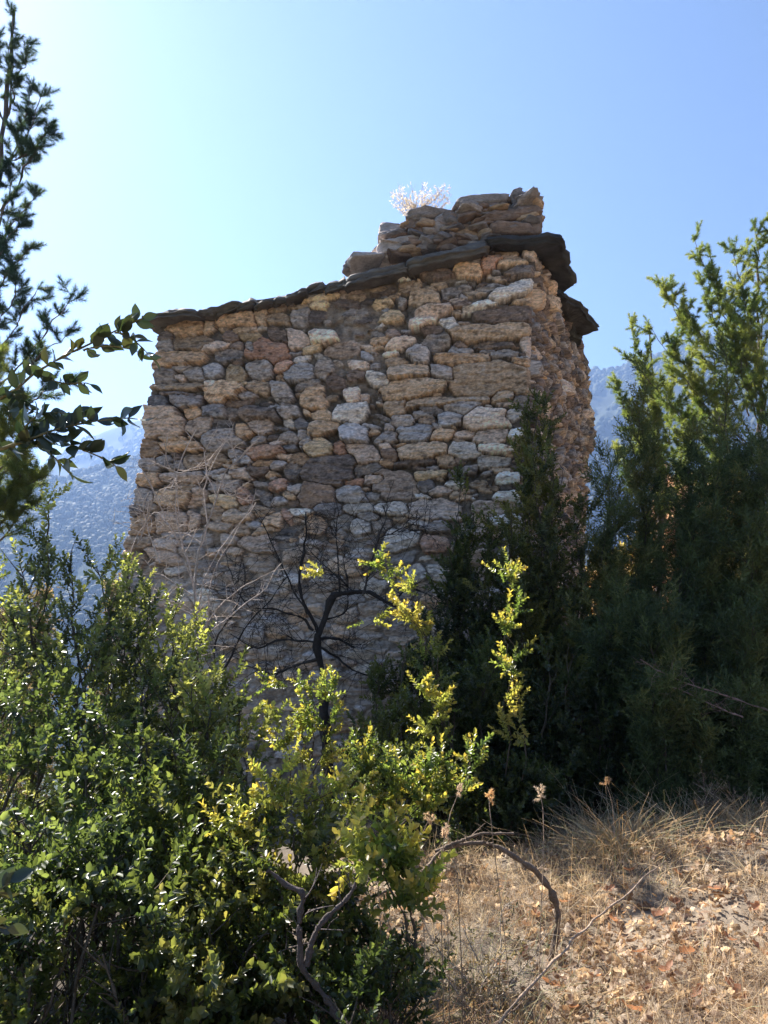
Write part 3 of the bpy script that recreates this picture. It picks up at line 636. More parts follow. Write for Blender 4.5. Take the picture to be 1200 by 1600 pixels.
for (x, y, D) in [(330, 1290, 2.9), (400, 1280, 2.9), (460, 1300, 2.8), (520, 1290, 2.9), (370, 1350, 2.7), (430, 1380, 2.6), (480, 1350, 2.7), (330, 1430, 2.5), (400, 1460, 2.5), (240, 1470, 2.4), (160, 1490, 2.3), (60, 1500, 2.3), (290, 1530, 2.3), (430, 1530, 2.4)]:
    st.append((x, y, D, x+rr.normal()*30, .22, 22))
shrub('box_bush', 'low yellowing box bush at the bottom, left of the dead branches', 'bush', st, TB, [(.03, .045, .016), (.05, .07, .022), (.09, .11, .03), (.17, .14, .04)], M_BOX, 44, tip=(.26, .22, .08), dens=1, up=.32, scale=(.6, 1.35))
st = []
for (x, y, D) in [(520, 1400, 2.9), (560, 1440, 2.8), (500, 1470, 2.6), (600, 1500, 2.6), (550, 1530, 2.4), (640, 1490, 2.9), (480, 1540, 2.4), (600, 1560, 2.4), (530, 1580, 2.2), (660, 1560, 2.6)]:
    st.append((x, y, D, x+rr.normal()*20, .17, 22))
shrub('box_bush', 'low dark box seedlings at the foot of the bank, below the green sprout', 'bush', st, TB, G_BOX_SHADE, M_BOX, 45, tip=(.10, .12, .04), dens=1, scale=(.5, 1.1))
# ---- arching lit shoots
def arching(label, paths, seed, pal, tip=(.45, .33, .08), scale=(.6, 1.0), base=None, t0=.4):
    r = np.random.default_rng(seed); o = thing('box_shoot', label, 'shoot', gz(P(paths[0][0][0], 1150, paths[0][0][2])), 'arching box shoots catching the sun')
    tb = Tubes(); sh = []
    for pth in paths:
        pts = [P(a, b, c) for a, b, c in pth]
        grow_stem(tb, sh, pts, r, rad=.005, lat=.06, nlat=9, t0=t0, up=.35, dens=1, wob=.07, taper=.3, step=.04)
    tb.build('stems', o); foliage('foliage', sh, TB, pal, o, M_BOX, seed, scale, tip)
G_LIT = [(.08, .12, .035), (.14, .18, .05), (.22, .23, .07), (.30, .26, .09)]  # box new growth, brightened with sunlight put into the colour
arching('golden arching shoot tips in front of the dark bare tree', [[(710, 1180, 5.4), (670, 1000, 5.3), (620, 890, 5.2), (580, 885, 5.15), (505, 896, 5.1)], [(705, 1180, 5.4), (672, 1010, 5.3), (630, 950, 5.2), (600, 880, 5.15)], [(700, 1150, 5.4), (650, 980, 5.3), (570, 972, 5.2)]], 51, G_LIT, t0=.12, scale=(.9, 1.35))
arching('bright yellow green shoot hanging before the dark column of box', [[(815, 1220, 4.9), (812, 1060, 4.9), (795, 1000, 4.9), (800, 930, 4.9), (795, 885, 4.9)], [(790, 1220, 4.9), (790, 980, 4.85), (812, 940, 4.85), (775, 895, 4.85)]], 52, G_LIT, t0=.08, scale=(.9, 1.35))
arching('spray of lit box shoots below the dark bare tree trunk', [[(470, 1250, 4.1), (480, 1150, 4.1), (500, 1090, 4.1), (420, 1062, 4.1)], [(470, 1250, 4.1), (490, 1120, 4.1), (515, 1075, 4.1)], [(450, 1260, 4.0), (440, 1150, 4.0), (430, 1120, 4.0)], [(470, 1250, 4.0), (500, 1180, 4.0), (520, 1110, 4.0)]], 53, G_LIT[:3], t0=.35)
arching('row of upright lit box sprigs above the dried flower heads', [[(560, 1330, 3.2), (600, 1260, 3.2), (640, 1220, 3.2), (670, 1190, 3.2)], [(570, 1330, 3.2), (650, 1250, 3.2), (690, 1230, 3.2), (690, 1190, 3.2)], [(570, 1330, 3.2), (660, 1260, 3.2), (730, 1230, 3.2), (745, 1170, 3.2)], [(560, 1330, 3.2), (580, 1230, 3.2), (560, 1180, 3.2)], [(560, 1330, 3.2), (540, 1250, 3.2), (600, 1200, 3.2), (640, 1200, 3.2)]], 54, G_LIT[:3], t0=.3)
arching('diagonal lit shoots left of the dried flower heads', [[(300, 1420, 2.8), (380, 1330, 2.8), (470, 1260, 2.8), (560, 1220, 2.8)], [(300, 1420, 2.8), (330, 1330, 2.8), (400, 1260, 2.8), (440, 1220, 2.8)], [(420, 1420, 2.7), (480, 1360, 2.7), (520, 1330, 2.7)]], 55, G_LIT[:3], t0=.25)
arching('large leaved green sprout beside the arched dead branch', [[(650, 1480, 2.5), (610, 1390, 2.5), (580, 1330, 2.5), (555, 1310, 2.5)], [(650, 1480, 2.5), (630, 1400, 2.5), (620, 1360, 2.5), (610, 1340, 2.5)]], 56, G_LIT[:3], scale=(.9, 1.3), t0=.35)
arching('small lit sprig alone in the dark box thicket', [[(690, 1200, 4.9), (680, 1140, 4.9), (655, 1075, 4.9)]], 57, G_LIT[:3], t0=.2, scale=(.9, 1.3))
# ---- shaded box thicket in front of the right corner
st = []
for (x, y, D, l) in [(838, 603, 7.0, .10), (825, 640, 7.0, .16), (850, 625, 7.1, .14), (860, 680, 6.9, .2), (815, 720, 6.9, .2), (880, 730, 6.8, .2), (840, 780, 6.7, .26), (900, 800, 6.7, .26), (800, 850, 6.6, .28), (870, 880, 6.5, .3), (760, 930, 6.5, .3), (820, 960, 6.4, .3), (900, 960, 6.4, .3)]:
    st.append((x, y, D, 845+(x-845)*.6, l*1.45, 38))
for (x, y) in [(780, 900), (800, 800), (865, 740), (905, 860), (925, 930), (790, 990), (740, 1000), (880, 1000), (835, 700)]:
    st.append((x, y, 6.6, x, .36, 36))
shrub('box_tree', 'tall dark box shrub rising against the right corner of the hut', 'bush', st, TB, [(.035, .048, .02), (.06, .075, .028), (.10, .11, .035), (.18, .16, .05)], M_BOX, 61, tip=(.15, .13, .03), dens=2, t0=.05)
st = []
for (x, y, D, l) in [(718, 747, 6.9, .09), (728, 770, 6.9, .13), (712, 800, 6.9, .14), (740, 800, 6.8, .16), (765, 830, 6.8, .2), (700, 860, 6.7, .16), (735, 880, 6.7, .2), (700, 930, 6.6, .22), (750, 960, 6.5, .24), (670, 980, 6.5, .22), (640, 1040, 6.3, .24), (590, 1060, 6.3, .24)]:
    st.append((x, y, D, 730+(x-730)*.7, l*1.4, 38))
shrub('box_tree', 'slender dark box shrub left of the tallest one, before the wall', 'bush', st, TB, G_BOX_SHADE, M_BOX, 62, tip=(.13, .12, .03), dens=2, t0=.05)
st = []
for k in range(26):
    x = rr.uniform(620, 960); st.append((x, rr.uniform(1010, 1110), rr.uniform(5.6, 6.3), x+rr.normal()*15, .28, 26))
shrub('box_thicket', 'low dark box thicket in deep shade below the hut corner', 'bush', st, TB, G_BOX_SHADE, M_BOX, 63, dens=2, t0=.02, tip=(.10, .10, .03))
st = []
for k in range(16):
    x = rr.uniform(440, 860); st.append((x, rr.uniform(1185, 1235), rr.uniform(4.8, 5.4), x+rr.normal()*15, .17, 20))
shrub('box_thicket', 'front edge of dark box growth above the sunlit bank', 'bush', st, TB, G_BOX_SHADE, M_BOX, 64, dens=2, t0=.02, tip=(.10, .11, .03))
# ---- junipers on the right
def juniper(label, stems, seed, base, extra=0):
    shrub('juniper', label, 'juniper', stems, TJ, G_JUN, M_JUN, seed, group='dark junipers right of the hut', dens=3, up=.62, t0=.02, scale=(.8, 1.6), jit=.6, taper=.35)
juniper('pointed dark juniper nearest the right wall of the hut', [(1008, 575, 6.9, 1000, .12, 30), (1000, 640, 6.8, 1000, .16, 30), (985, 690, 6.8, 995, .22, 30), (1025, 690, 6.8, 1000, .18, 30), (950, 720, 6.7, 975, .36, 36), (960, 790, 6.6, 975, .42, 38), (1010, 800, 6.6, 1000, .36, 36), (940, 860, 6.5, 970, .42, 38), (990, 900, 6.4, 985, .44, 38)], 71, 1000)
juniper('broad dark juniper in the middle of the right thicket', [(1090, 670, 6.7, 1090, .14, 30), (1075, 730, 6.6, 1085, .24, 34), (1100, 740, 6.5, 1095, .30, 36), (1120, 760, 6.4, 1105, .42, 38), (1080, 830, 6.3, 1090, .42, 38), (1120, 860, 6.2, 1110, .44, 38), (1060, 900, 6.2, 1080, .42, 38)], 72, 1090)
juniper('dark juniper at the right edge of the picture', [(1135, 555, 6.8, 1150, .18, 30), (1165, 690, 6.7, 1165, .40, 36), (1190, 720, 6.5, 1180, .44, 38), (1150, 740, 6.4, 1160, .44, 36), (1200, 740, 6.2, 1190, .44, 36), (1240, 760, 6.3, 1230, .46, 36), (1170, 840, 6.0, 1175, .44, 36), (1220, 860, 6.0, 1215, .44, 36)], 73, 1170)
st = []
for k in range(20):
    x = rr.uniform(930, 1240); st.append((x, rr.uniform(960, 1040), rr.uniform(5.7, 6.4), x+rr.normal()*12, .3, 30))
juniper('spreading low juniper growth under the taller junipers', st, 74, 1050)
st = []
for k in range(9):
    x = rr.uniform(960, 1230); st.append((x, rr.uniform(1080, 1130), rr.uniform(5.3, 5.8), x+rr.normal()*12, .24, 20))
juniper('thin front skirt of juniper by the shaded ground', st, 75, 1050)

# ---- pines
def pine(label, trunk, limbs, seed, pal, tw=.08, lat=.36, nlat=13, scale=(.8, 1.25), T=None):
    r = np.random.default_rng(seed); pts = [P(*t) for t in trunk]; o = thing('pine_tree', label, 'pine tree', gz(pts[0]))
    tb = Tubes(); tb.add(smooth_path([gz(pts[0], -.2)]+pts, 30, .05, seed), tw, .012, (.13, .10, .085), 8); tb.build('trunk', o)
    tb = Tubes(); sh = []
    for lb in limbs:
        q = [P(*t) for t in lb[:-1]]; k = lb[-1]
        grow_stem(tb, sh, q, r, rad=.011, lat=lat*k, nlat=int(nlat*k**.5), t0=.3, up=.4, dens=2, step=.05, jit=.5, taper=.5, col=(.16, .12, .10), wob=.06) if T is None else grow_stem(tb, sh, q, r, rad=.014, lat=lat*k, nlat=int(nlat*k**.5), t0=.3, up=.45, dens=3, step=.10, jit=.65, taper=.5, col=(.16, .12, .10), wob=.06)
    tb.build('branches', o); foliage('crown', sh, T or TP_, pal, o, M_PINE, seed, scale)
pine('tall dark pine at the left edge with blue sky through it', [(-40, 1100, 6.2), (-35, 900, 6.2), (-25, 500, 6.2), (5, 200, 6.3), (22, 20, 6.4)],
     [[(5, 200, 6.3), (15, 110, 6.3), (22, 18, 6.3), .35], [(8, 180, 6.3), (30, 130, 6.3), (42, 70, 6.3), .3], [(5, 210, 6.3), (-10, 120, 6.3), (-5, 60, 6.3), .4], [(0, 260, 6.3), (40, 210, 6.2), (68, 140, 6.2), .45], [(0, 270, 6.3), (30, 200, 6.2), (45, 150, 6.2), .5], [(0, 330, 6.3), (45, 250, 6.2), (75, 195, 6.2), .5],
      [(-5, 300, 6.3), (-40, 230, 6.3), (-60, 180, 6.3), .8], [(0, 260, 6.3), (30, 240, 6.2), (62, 230, 6.1), .5], [(-10, 380, 6.3), (15, 320, 6.2), (25, 270, 6.2), .5], [(-10, 400, 6.3), (25, 340, 6.2), (60, 305, 6.2), .35], [(-15, 470, 6.3), (20, 420, 6.1), (60, 385, 6.1), .3], [(-20, 440, 6.3), (10, 390, 6.1), (30, 340, 6.1), .4],
      [(-30, 640, 6.2), (40, 560, 6.0), (85, 500, 5.9), (115, 455, 5.9), .55], [(-30, 600, 6.2), (20, 520, 6.0), (60, 450, 5.9), .45], [(-30, 620, 6.2), (60, 560, 5.9), (110, 520, 5.8), .45], [(-30, 680, 6.2), (50, 620, 5.9), (110, 600, 5.8), .5], [(-30, 560, 6.2), (10, 480, 6.0), (30, 430, 6.0), .4],
      [(-40, 780, 6.2), (20, 720, 5.9), (75, 680, 5.8), .5], [(-40, 820, 6.2), (20, 780, 5.8), (70, 730, 5.7), .5], [(-40, 600, 6.2), (-20, 500, 6.1), (-30, 400, 6.1), .9], [(-40, 760, 6.1), (0, 700, 6.0), (30, 640, 6.0), .5]], 81, [(.03, .055, .045), (.045, .075, .05), (.08, .105, .055)])
pl = []
for (x1, y1) in [(20, 640), (45, 700), (60, 660), (30, 740), (65, 745), (10, 780), (-20, 640), (50, 790), (-10, 560)]:
    pl.append([(-30, y1+110, 5.2), ((x1-30)/2, y1+40, 5.2), (x1, y1, 5.1), .5])
pine('young sunlit yellow green pine at the left edge under the tall dark one', [(-40, 1150, 5.2), (-35, 900, 5.2), (-25, 700, 5.2), (-18, 560, 5.2)], pl, 84, [(.09, .12, .04), (.16, .18, .06), (.24, .24, .09)])  # needle palette carries the sunlight as a yellow green colour
pl = []
for (x0, y0, x1, y1, k) in [(1185, 600, 1180, 350, .7), (1190, 620, 1140, 380, .7), (1180, 640, 1110, 400, .7), (1190, 560, 1215, 360, .8), (1185, 700, 1070, 480, .7), (1150, 640, 1035, 455, .6), (1170, 700, 1050, 540, .8), (1180, 760, 1010, 500, .6), (1180, 780, 1040, 620, .8), (1190, 700, 1130, 480, .9), (1190, 740, 1240, 460, 1.), (1190, 800, 1060, 680, .8), (1190, 700, 1160, 440, .9), (1190, 820, 1100, 600, .9), (1195, 760, 1190, 520, 1.), (1190, 850, 1250, 640, 1.), (1170, 650, 1095, 440, .6), (1160, 760, 985, 560, .8), (1150, 800, 1000, 690, .8), (1180, 720, 1070, 590, .9), (1190, 660, 1150, 520, .9), (1120, 560, 1030, 440, .5), (1160, 560, 1085, 375, .5)]:
    pl.append([(x0, y0, 11.2), ((x0+x1)/2+6, (y0+y1)/2+12, 11.0), (x1, y1, 10.8), k])
pine('sunlit yellow green pine behind the junipers on the right', [(1195, 1080, 11.2), (1192, 850, 11.2), (1188, 600, 11.2), (1182, 400, 11.2)], pl, 82, [(.10, .14, .05), (.19, .22, .07), (.30, .30, .11)], lat=.55, nlat=18, scale=(1.0, 1.6), T=TPF)
pl = []
for (x0, y0, x1, y1, k) in [(1030, 760, 985, 500, .35), (1030, 760, 1010, 540, .5), (1030, 780, 960, 590, .5), (1030, 760, 1055, 540, .6), (1030, 800, 990, 640, .7), (1030, 820, 1080, 640, .7), (1030, 830, 965, 700, .6), (1030, 850, 1040, 700, .7), (1030, 720, 1020, 590, .5)]:
    pl.append([(x0, y0, 12.4), ((x0+x1)/2+4, (y0+y1)/2+12, 12.3), (x1, y1, 12.2), k])
pine('smaller sunlit pine between the hut and the tall pine', [(1030, 1060, 12.4), (1030, 800, 12.4), (1015, 520, 12.4)], pl, 83, [(.10, .14, .05), (.19, .22, .07), (.30, .30, .11)], lat=.5, nlat=22, scale=(1.0, 1.6), T=TPF)
# ---- autumn trees beyond
def autumn(label, x, y, D, H, W, pal, seed):
    r = np.random.default_rng(seed); top = P(x, y, D); o = thing('autumn_tree', label, 'tree', gz(top)); tb = Tubes(); sh = []
    tb.add(smooth_path([gz(top, -.3), (gz(top)+top)/2+[.1, 0, 0], top], 16, .1, seed), .09, .02, (.12, .09, .07), 6)
    for k in range(46):
        t = r.uniform(.25, .95) if D < 29 else r.uniform(1-.8/max(1., float(top[2]-gz(top)[2])), 1); b = gz(top)*(1-t)+top*t; az = r.random()*6.28; d = np.array([math.cos(az), math.sin(az), .6 if D < 29 else .15])*W*(1.1-t)*r.uniform(.5, 1)
        q = [b, b+d*.5+[0, 0, .05], b+d]; tb.add(smooth_path(q, 6), .015, .004, (.12, .09, .07), 3)
        for j in range(22): sh.append((b+d*r.uniform(.3, 1.05)+r.normal(size=3)*.14*W, nrm(r.normal(size=3)+[0, 0, .4])))
    tb.build('trunk', o); foliage('crown', sh, TBy, pal, o, M_AUT, seed, (1.8, 3.0))
autumn('orange leaved tree glimpsed through the junipers', 1050, 745, 15, 4, .9, [(.38, .25, .19), (.46, .35, .28), (.34, .32, .18)], 91)
autumn('pale golden tree seen low through the junipers', 945, 900, 14, 3, .9, [(.45, .33, .17), (.50, .42, .26), (.28, .30, .12)], 92)
autumn('russet and green tree behind the right junipers', 1110, 760, 16, 4, 1.7, [(.38, .24, .15), (.34, .32, .16), (.24, .28, .12)], 93)
autumn('low yellow green sapling far behind the junipers', 1010, 850, 17, 4, 1.4, [(.24, .26, .07), (.36, .32, .10), (.40, .22, .08)], 94)
for k, (x, y, D, W) in enumerate([(60, 910, 24, 1.3), (15, 930, 22, 1.5), (185, 905, 22, 1.0)]):
    lab = ['pale olive tree down the slope at left', 'olive tree nearest the left edge down the slope', 'grey green tree tucked by the hut base at left'][k]
    autumn(lab, x, y, D, 4, W, [(.12, .11, .06), (.2, .16, .09)], 95+k)

# ---- bare thorn shrub (pale) and dark bare tree
def twiggy(tb, path, r, rad, n, L, col, depth=2, spreadang=.9, flat=.5):
    for k in range(n):
        t = r.uniform(.12, 1); f = t*(len(path)-1); i = min(int(f), len(path)-2); b = path[i]*(1-f+i)+path[i+1]*(f-i); tg = nrm(path[i+1]-path[i])
        v = r.normal(size=3); v[1] *= flat; d = nrm(tg*.7+nrm(v)*spreadang+np.array([0, 0, .15])); l = L*r.uniform(.3, 1.2)*(1-.3*t)
        m = 5; q = np.linspace(0, 1, m)[:, None]; bend = r.normal(size=3)*.22*l; lp = b+d*l*q+bend*q**2; tb.add(lp, rad, rad*.45, col, 3)
        if depth > 0: twiggy(tb, lp, r, rad*.7, max(2, n//4), L*.5, col, depth-1, spreadang, flat)
r = np.random.default_rng(101)
o = thing('thorn_bush', 'pale leafless thorn bush before the left part of the wall', 'bush', gz(P(310, 1150, 5.6))); tb = Tubes()
PALE = (.50, .41, .35)
for k, pth in enumerate([[(312, 1150), (304, 960), (305, 900), (315, 850), (335, 790), (350, 740), (375, 715), (425, 665)], [(312, 1100), (305, 900), (322, 830), (320, 760), (345, 700), (352, 690)], [(310, 1100), (300, 900), (262, 820), (240, 770), (215, 720)], [(300, 900), (277, 820), (280, 740), (308, 668)],
             [(280, 740), (262, 762), (247, 785)], [(280, 740), (255, 730), (232, 717)], [(280, 740), (305, 730), (330, 722)], [(285, 860), (278, 800), (277, 745)], [(312, 1050), (310, 930), (355, 840), (390, 800), (400, 785)], [(320, 1000), (335, 900), (370, 830), (395, 790)], [(262, 820), (240, 800), (205, 850)], [(300, 930), (250, 900), (195, 905)],
             [(340, 780), (325, 740), (318, 700)], [(370, 720), (360, 700), (356, 690)], [(315, 850), (290, 835), (262, 832)], [(345, 740), (352, 770), (370, 772)], [(300, 960), (240, 920), (200, 860)], [(304, 960), (280, 940), (215, 935)], [(310, 1000), (400, 930), (440, 880)], [(310, 990), (360, 930), (410, 900)], [(250, 880), (225, 800), (232, 770)], [(215, 850), (245, 770), (250, 765)]]):
    pts = smooth_path([P(a, b, 5.6+.12*((k*7) % 5-2)) for a, b in pth], 16, .02, k); r0 = .011 if k < 3 else .0055
    tb.add(pts, r0, .0032, PALE, 5); twiggy(tb, pts, r, .0032, 9 if k < 4 else 6, .26, PALE, 1, 1.0)
tb.build('branches', o)
r = np.random.default_rng(102)
o = thing('bare_tree', 'dark crooked leafless tree close to the middle of the wall', 'tree', gz(P(500, 1200, 7.2))); tb = Tubes(); DK = (.045, .038, .034)
t_ = Tubes()
t_.add(smooth_path([gz(P(520, 1150, 7.1), -.1), P(505, 1070, 7.1), P(493, 1010, 7.1), P(497, 990, 7.1)], 14, .02, 3), .05, .04, DK, 8); t_.build('trunk', o)
for k, (pth, ra) in enumerate([([(497, 992), (510, 960), (518, 935), (530, 926), (570, 928), (600, 942), (650, 962)], .036), ([(497, 992), (485, 960), (478, 945), (470, 910), (476, 860), (478, 800)], .02), ([(568, 928), (570, 900), (588, 850), (600, 815), (598, 790)], .016), ([(497, 1000), (520, 998), (555, 1012)], .02), ([(490, 985), (470, 962), (440, 955), (400, 950)], .014), ([(480, 960), (450, 900), (420, 840), (400, 800)], .009),
     ([(505, 970), (540, 955), (545, 910), (535, 880)], .01), ([(530, 926), (528, 880), (525, 840), (530, 800)], .009), ([(610, 945), (640, 920), (680, 940), (700, 960)], .009), ([(500, 1005), (450, 1000), (400, 1010), (360, 990)], .013), ([(495, 1030), (430, 1050), (380, 1040)], .014), ([(390, 950), (360, 900), (350, 860)], .008), ([(595, 840), (640, 820), (680, 825)], .007), ([(560, 928), (500, 880), (470, 840)], .007), ([(330, 1100), (370, 1000), (420, 940), (450, 900)], .012), ([(340, 1100), (340, 990), (380, 930), (380, 880)], .012), ([(500, 1010), (560, 1050), (620, 1060)], .012)]):
    pts = smooth_path([P(a, b, 7.15+.12*((k*3) % 5-2)*(k > 1)) for a, b in pth], 16, .04, k+40)
    tb.add(pts, ra, ra*.35, DK, 6); twiggy(tb, pts, r, .0036, 16, .38, DK, 2, 1.1)
tb.build('branches', o)
# roof plant
r = np.random.default_rng(103); o = thing('dry_plant', 'dry feathery plant growing on the ruined parapet', 'plant', on_wall(655, 352, -.3)); tb = Tubes(); sh = []
for k in range(34):
    b = on_wall(655+r.normal()*8, 352, -.25); t = on_wall(r.uniform(606, 706), r.uniform(283, 322)+abs(r.normal())*4, -.25+r.normal()*.15)
    pts = smooth_path([b, b*.5+t*.5+r.normal(size=3)*.03+[0, 0, .02], t], 8, .01, k); tb.add(pts, .0032, .0018, (.42, .32, .26), 3); twiggy(tb, pts, r, .0018, 7, .12, (.5, .40, .34), 0, .7, 1)
    for q in pts[3:]:
        for _ in range(2): sh.append((q+r.normal(size=3)*.015, nrm(r.normal(size=3)+[0, 0, 1])))
tb.build('stems', o); foliage('flower_heads', sh, tmpl_needles(9, 14, .03, .018, .004, 1.0), [(.45, .39, .32), (.60, .55, .47)], o, M_DRY, 5, (1.0, 1.7))

# ---- near box branch reaching in from the left
def tmpl_bigleaf(seed):
    r = np.random.default_rng(seed); V = []; F = []
    prof = [0, .55, .9, 1., .85, .45, 0]
    for i, p in enumerate(prof):
        t = i/6; z = t; cz = -.12*t*t*2
        V += [[-p*.27, .05*p+cz, z], [0, cz-.03, z], [p*.27, .05*p+cz, z]]
    for i in range(6):
        a = i*3
        for k in (0, 1): F += [[a+k, a+k+1, a+k+4], [a+k, a+k+4, a+k+3]]
    return np.array(V), np.array(F), np.zeros(len(V), int), np.array([0.])
def near_branch(label, paths, seed, D):
    r = np.random.default_rng(seed); o = thing('box_branch', label, 'branch', P(*paths[0][0]), 'leafy box branches reaching in from the left'); tb = Tubes(); sh = []
    for pi, pth in enumerate(paths):
        pts = smooth_path([P(*q) for q in pth], 26, .01, seed+pi); tb.add(pts, .0028 if pi == 0 else .0016, .0009, (.20, .17, .08), 6)
        n = len(pts); L = np.linalg.norm(pts[-1]-pts[0]); m = int(L/.011)
        for k in range(m):
            t = .06+.94*k/m; f = t*(n-1); i = min(int(f), n-2); b = pts[i]*(1-f+i)+pts[i+1]*(f-i); tg = nrm(pts[i+1]-pts[i])
            if r.random() < .14: continue
            for s in (-1, 1):
                v = nrm(np.cross(tg, nrm(r.normal(size=3)))); d = nrm(tg*r.uniform(.3, 1.)+v*s*.9)
                sh.append((b, d))
        sh.append((pts[-1], nrm(pts[-1]-pts[-2])))
    tb.build('twig', o); foliage('foliage', sh, [tmpl_bigleaf(1)], [(.022, .036, .022), (.030, .046, .026), (.045, .058, .026), (.08, .070, .03)], o, M_NEAR, seed, (.023, .036), clump=6)
near_branch('upper leafy box twig pointing at the hut eave', [[(-60, 650, 1.15), (10, 620, 1.15), (60, 580, 1.15), (130, 545, 1.15), (180, 520, 1.15), (222, 498, 1.15)], [(130, 548, 1.15), (170, 545, 1.16), (215, 550, 1.17)], [(60, 585, 1.15), (100, 600, 1.13), (140, 600, 1.12)], [(180, 520, 1.15), (205, 530, 1.15), (238, 560, 1.16)], [(20, 615, 1.14), (50, 640, 1.12), (70, 650, 1.11)]], 111, 1.15)
near_branch('lower leafy box twig below the one at the eave', [[(-60, 720, 1.05), (20, 700, 1.05), (80, 680, 1.05), (140, 668, 1.05), (215, 655, 1.05)], [(80, 682, 1.05), (120, 700, 1.04), (180, 728, 1.04)], [(20, 700, 1.05), (60, 650, 1.06), (130, 645, 1.06)], [(50, 690, 1.05), (90, 715, 1.05), (110, 740, 1.05)]], 112, 1.05)
near_branch('short box twig tip low at the left edge, in front of the dense bush', [[(-60, 1420, 1.0), (-20, 1400, 1.0), (15, 1380, 1.0)], [(-60, 1420, 1.0), (-20, 1440, 1.0), (10, 1450, 1.0)]], 113, 1.0)

# ------------------------------------------------------------------ forest floor: litter, straws, grass, dead wood
r = np.random.default_rng(121)
def tmpl_dead(seed):
    q = np.random.default_rng(seed); V = []; F = []; n = 7; w_ = [.05, .6, .35, .9, .5, .7, .1]; cu = q.uniform(.3, 1.2); tw = q.uniform(-.5, .5)
    for i in range(n):
        t = i/(n-1); z = t; h = cu*(t-.5)**2; p = w_[i]*q.uniform(.8, 1.2)
        V += [[-p*.3, h+.18*p+tw*t*.3, z], [0, h, z], [p*.3, h+.18*p-tw*t*.3, z]]
    for i in range(n-1):
        a = i*3
        for k in (0, 1): F += [[a+k, a+k+1, a+k+4], [a+k, a+k+4, a+k+3]]
    V = np.array(V); V[:, 2] -= .5; return V, np.array(F), np.zeros(len(V), int), np.array([0.])
TD = [tmpl_dead(k) for k in range(5)]
def flat_shoots(n, x0, x1, y0, y1, zj, tilt, power=1.):
    out = []
    while len(out) < n:
        y = y0+(y1-y0)*r.random()**power; x = x0+(x1-x0)*r.random()
        if x < -.1+.25*math.sin(y*3)+r.normal()*.25: continue
        if fbm(np.array(x*2.3), np.array(y*2.3), int(tilt*100)+4, 3) < r.uniform(-.2, .14): continue
        d = r.normal(size=3); d[2] *= tilt; out.append((np.array([x, y, float(ground(x, y))+r.random()*zj]), nrm(d)))
    return out
foliage_ = foliage('leaf_litter', flat_shoots(17000, -.4, 4.2, 1.6, 7.2, .06, .8, 1.3), TD, [(.21, .14, .095), (.36, .27, .185), (.52, .43, .33), (.28, .18, .11), (.14, .09, .065)], None, M_DRY, 131, (.015, .068), clump=9)
tag(foliage_, 'pale dry leaves covering the sunlit bank', None, kind='stuff')
TS = tmpl_needles(3, 9, .05, .16, .0022, 1.5, .3)
s_ = foliage('straw_litter', flat_shoots(9500, -.4, 4.2, 1.6, 7.0, .07, .25, 1.3), TS, [(.17, .12, .085), (.34, .27, .19), (.46, .39, .29), (.25, .18, .12)], None, M_DRY, 132, (.6, 1.3), clump=5)
tag(s_, 'straw and fine twigs strewn over the bank', None, kind='stuff')
# reddish leaves one can pick out
base = None
spots = [(1010, 1305), (1060, 1375), (985, 1370), (1120, 1400), (1080, 1290), (905, 1470), (960, 1450), (1000, 1500), (1075, 1500), (1140, 1480), (930, 1540), (1010, 1560), (1090, 1565), (880, 1420), (840, 1440), (1170, 1330), (1120, 1300), (1150, 1560), (860, 1550), (780, 1520), (950, 1400), (1035, 1440), (1180, 1430), (1170, 1290), (1040, 1530), (900, 1590), (985, 1590), (1110, 1340), (820, 1500), (1050, 1420), (760, 1560), (1190, 1500)]
for k, (x, y) in enumerate(spots):
    d = ray(x, y); t = 1.5
    for _ in range(400):
        p = EYE+d*t
        if p[2] < ground(p[0], p[1])+.03: break
        t += .02
    q = TD[k % 5]; V = q[0]*r.uniform(.065, .095); ang = r.random()*6.28
    V = np.stack([V[:, 2]*math.cos(ang)-V[:, 0]*math.sin(ang), V[:, 2]*math.sin(ang)+V[:, 0]*math.cos(ang), V[:, 1]+.25*V[:, 0]*r.normal()], -1)
    fo = mesh('fallen_leaf', V, [q[1]], M_DRY, None, np.ones((len(V), 1))*np.array([.30, .15, .085])*r.uniform(.7, 1.2)); fo.location = p+np.array([0, 0, .03]); fo.rotation_euler = (r.normal()*.35, r.normal()*.35, 0)
    tag(fo, 'large rusty brown oak leaf lying on the pale litter', 'leaf', 'rusty oak leaves on the bank')
# grass tufts
def tuft(label, x, y, D, n, H, W, seed, cols, lean=.65, z0=None):
    q = np.random.default_rng(seed); c = P(x, y, D); c = gz(c); o = thing('grass_tuft', label, 'grass', c, 'dry grass tufts on the bank'); tb = Tubes()
    for k in range(n):
        a = q.random()*6.28; rd = abs(q.normal())*W*.35; b = c+np.array([math.cos(a)*rd, math.sin(a)*rd, 0]); b[2] = float(ground(b[0], b[1]))-.01
        h = H*q.uniform(.4, 1.15); a2 = a+q.normal()*1.2; l = np.array([math.cos(a2), math.sin(a2), 0])*h*lean*q.uniform(.2, 2.4)+q.normal(size=3)*.06
        m = 6; t = np.linspace(0, 1, m)[:, None]; pts = b+np.array([0, 0, h])*(t-.25*t**2*q.uniform(0, 2.4))+l*t**1.8
        tb.add(pts, .0016, .0006, cols[q.integers(len(cols))], 3)
    tb.build('blades', o, M_DRY)
STRAW = [(.50, .42, .30), (.60, .52, .40), (.42, .33, .20), (.36, .36, .24)]
tuft('large pale dry grass tuft on the crest of the bank', 970, 1330, 4.3, 750, .25, .8, 1, STRAW)
tuft('dry grass tuft right behind the largest tuft', 1060, 1310, 4.7, 350, .22, .6, 2, STRAW)
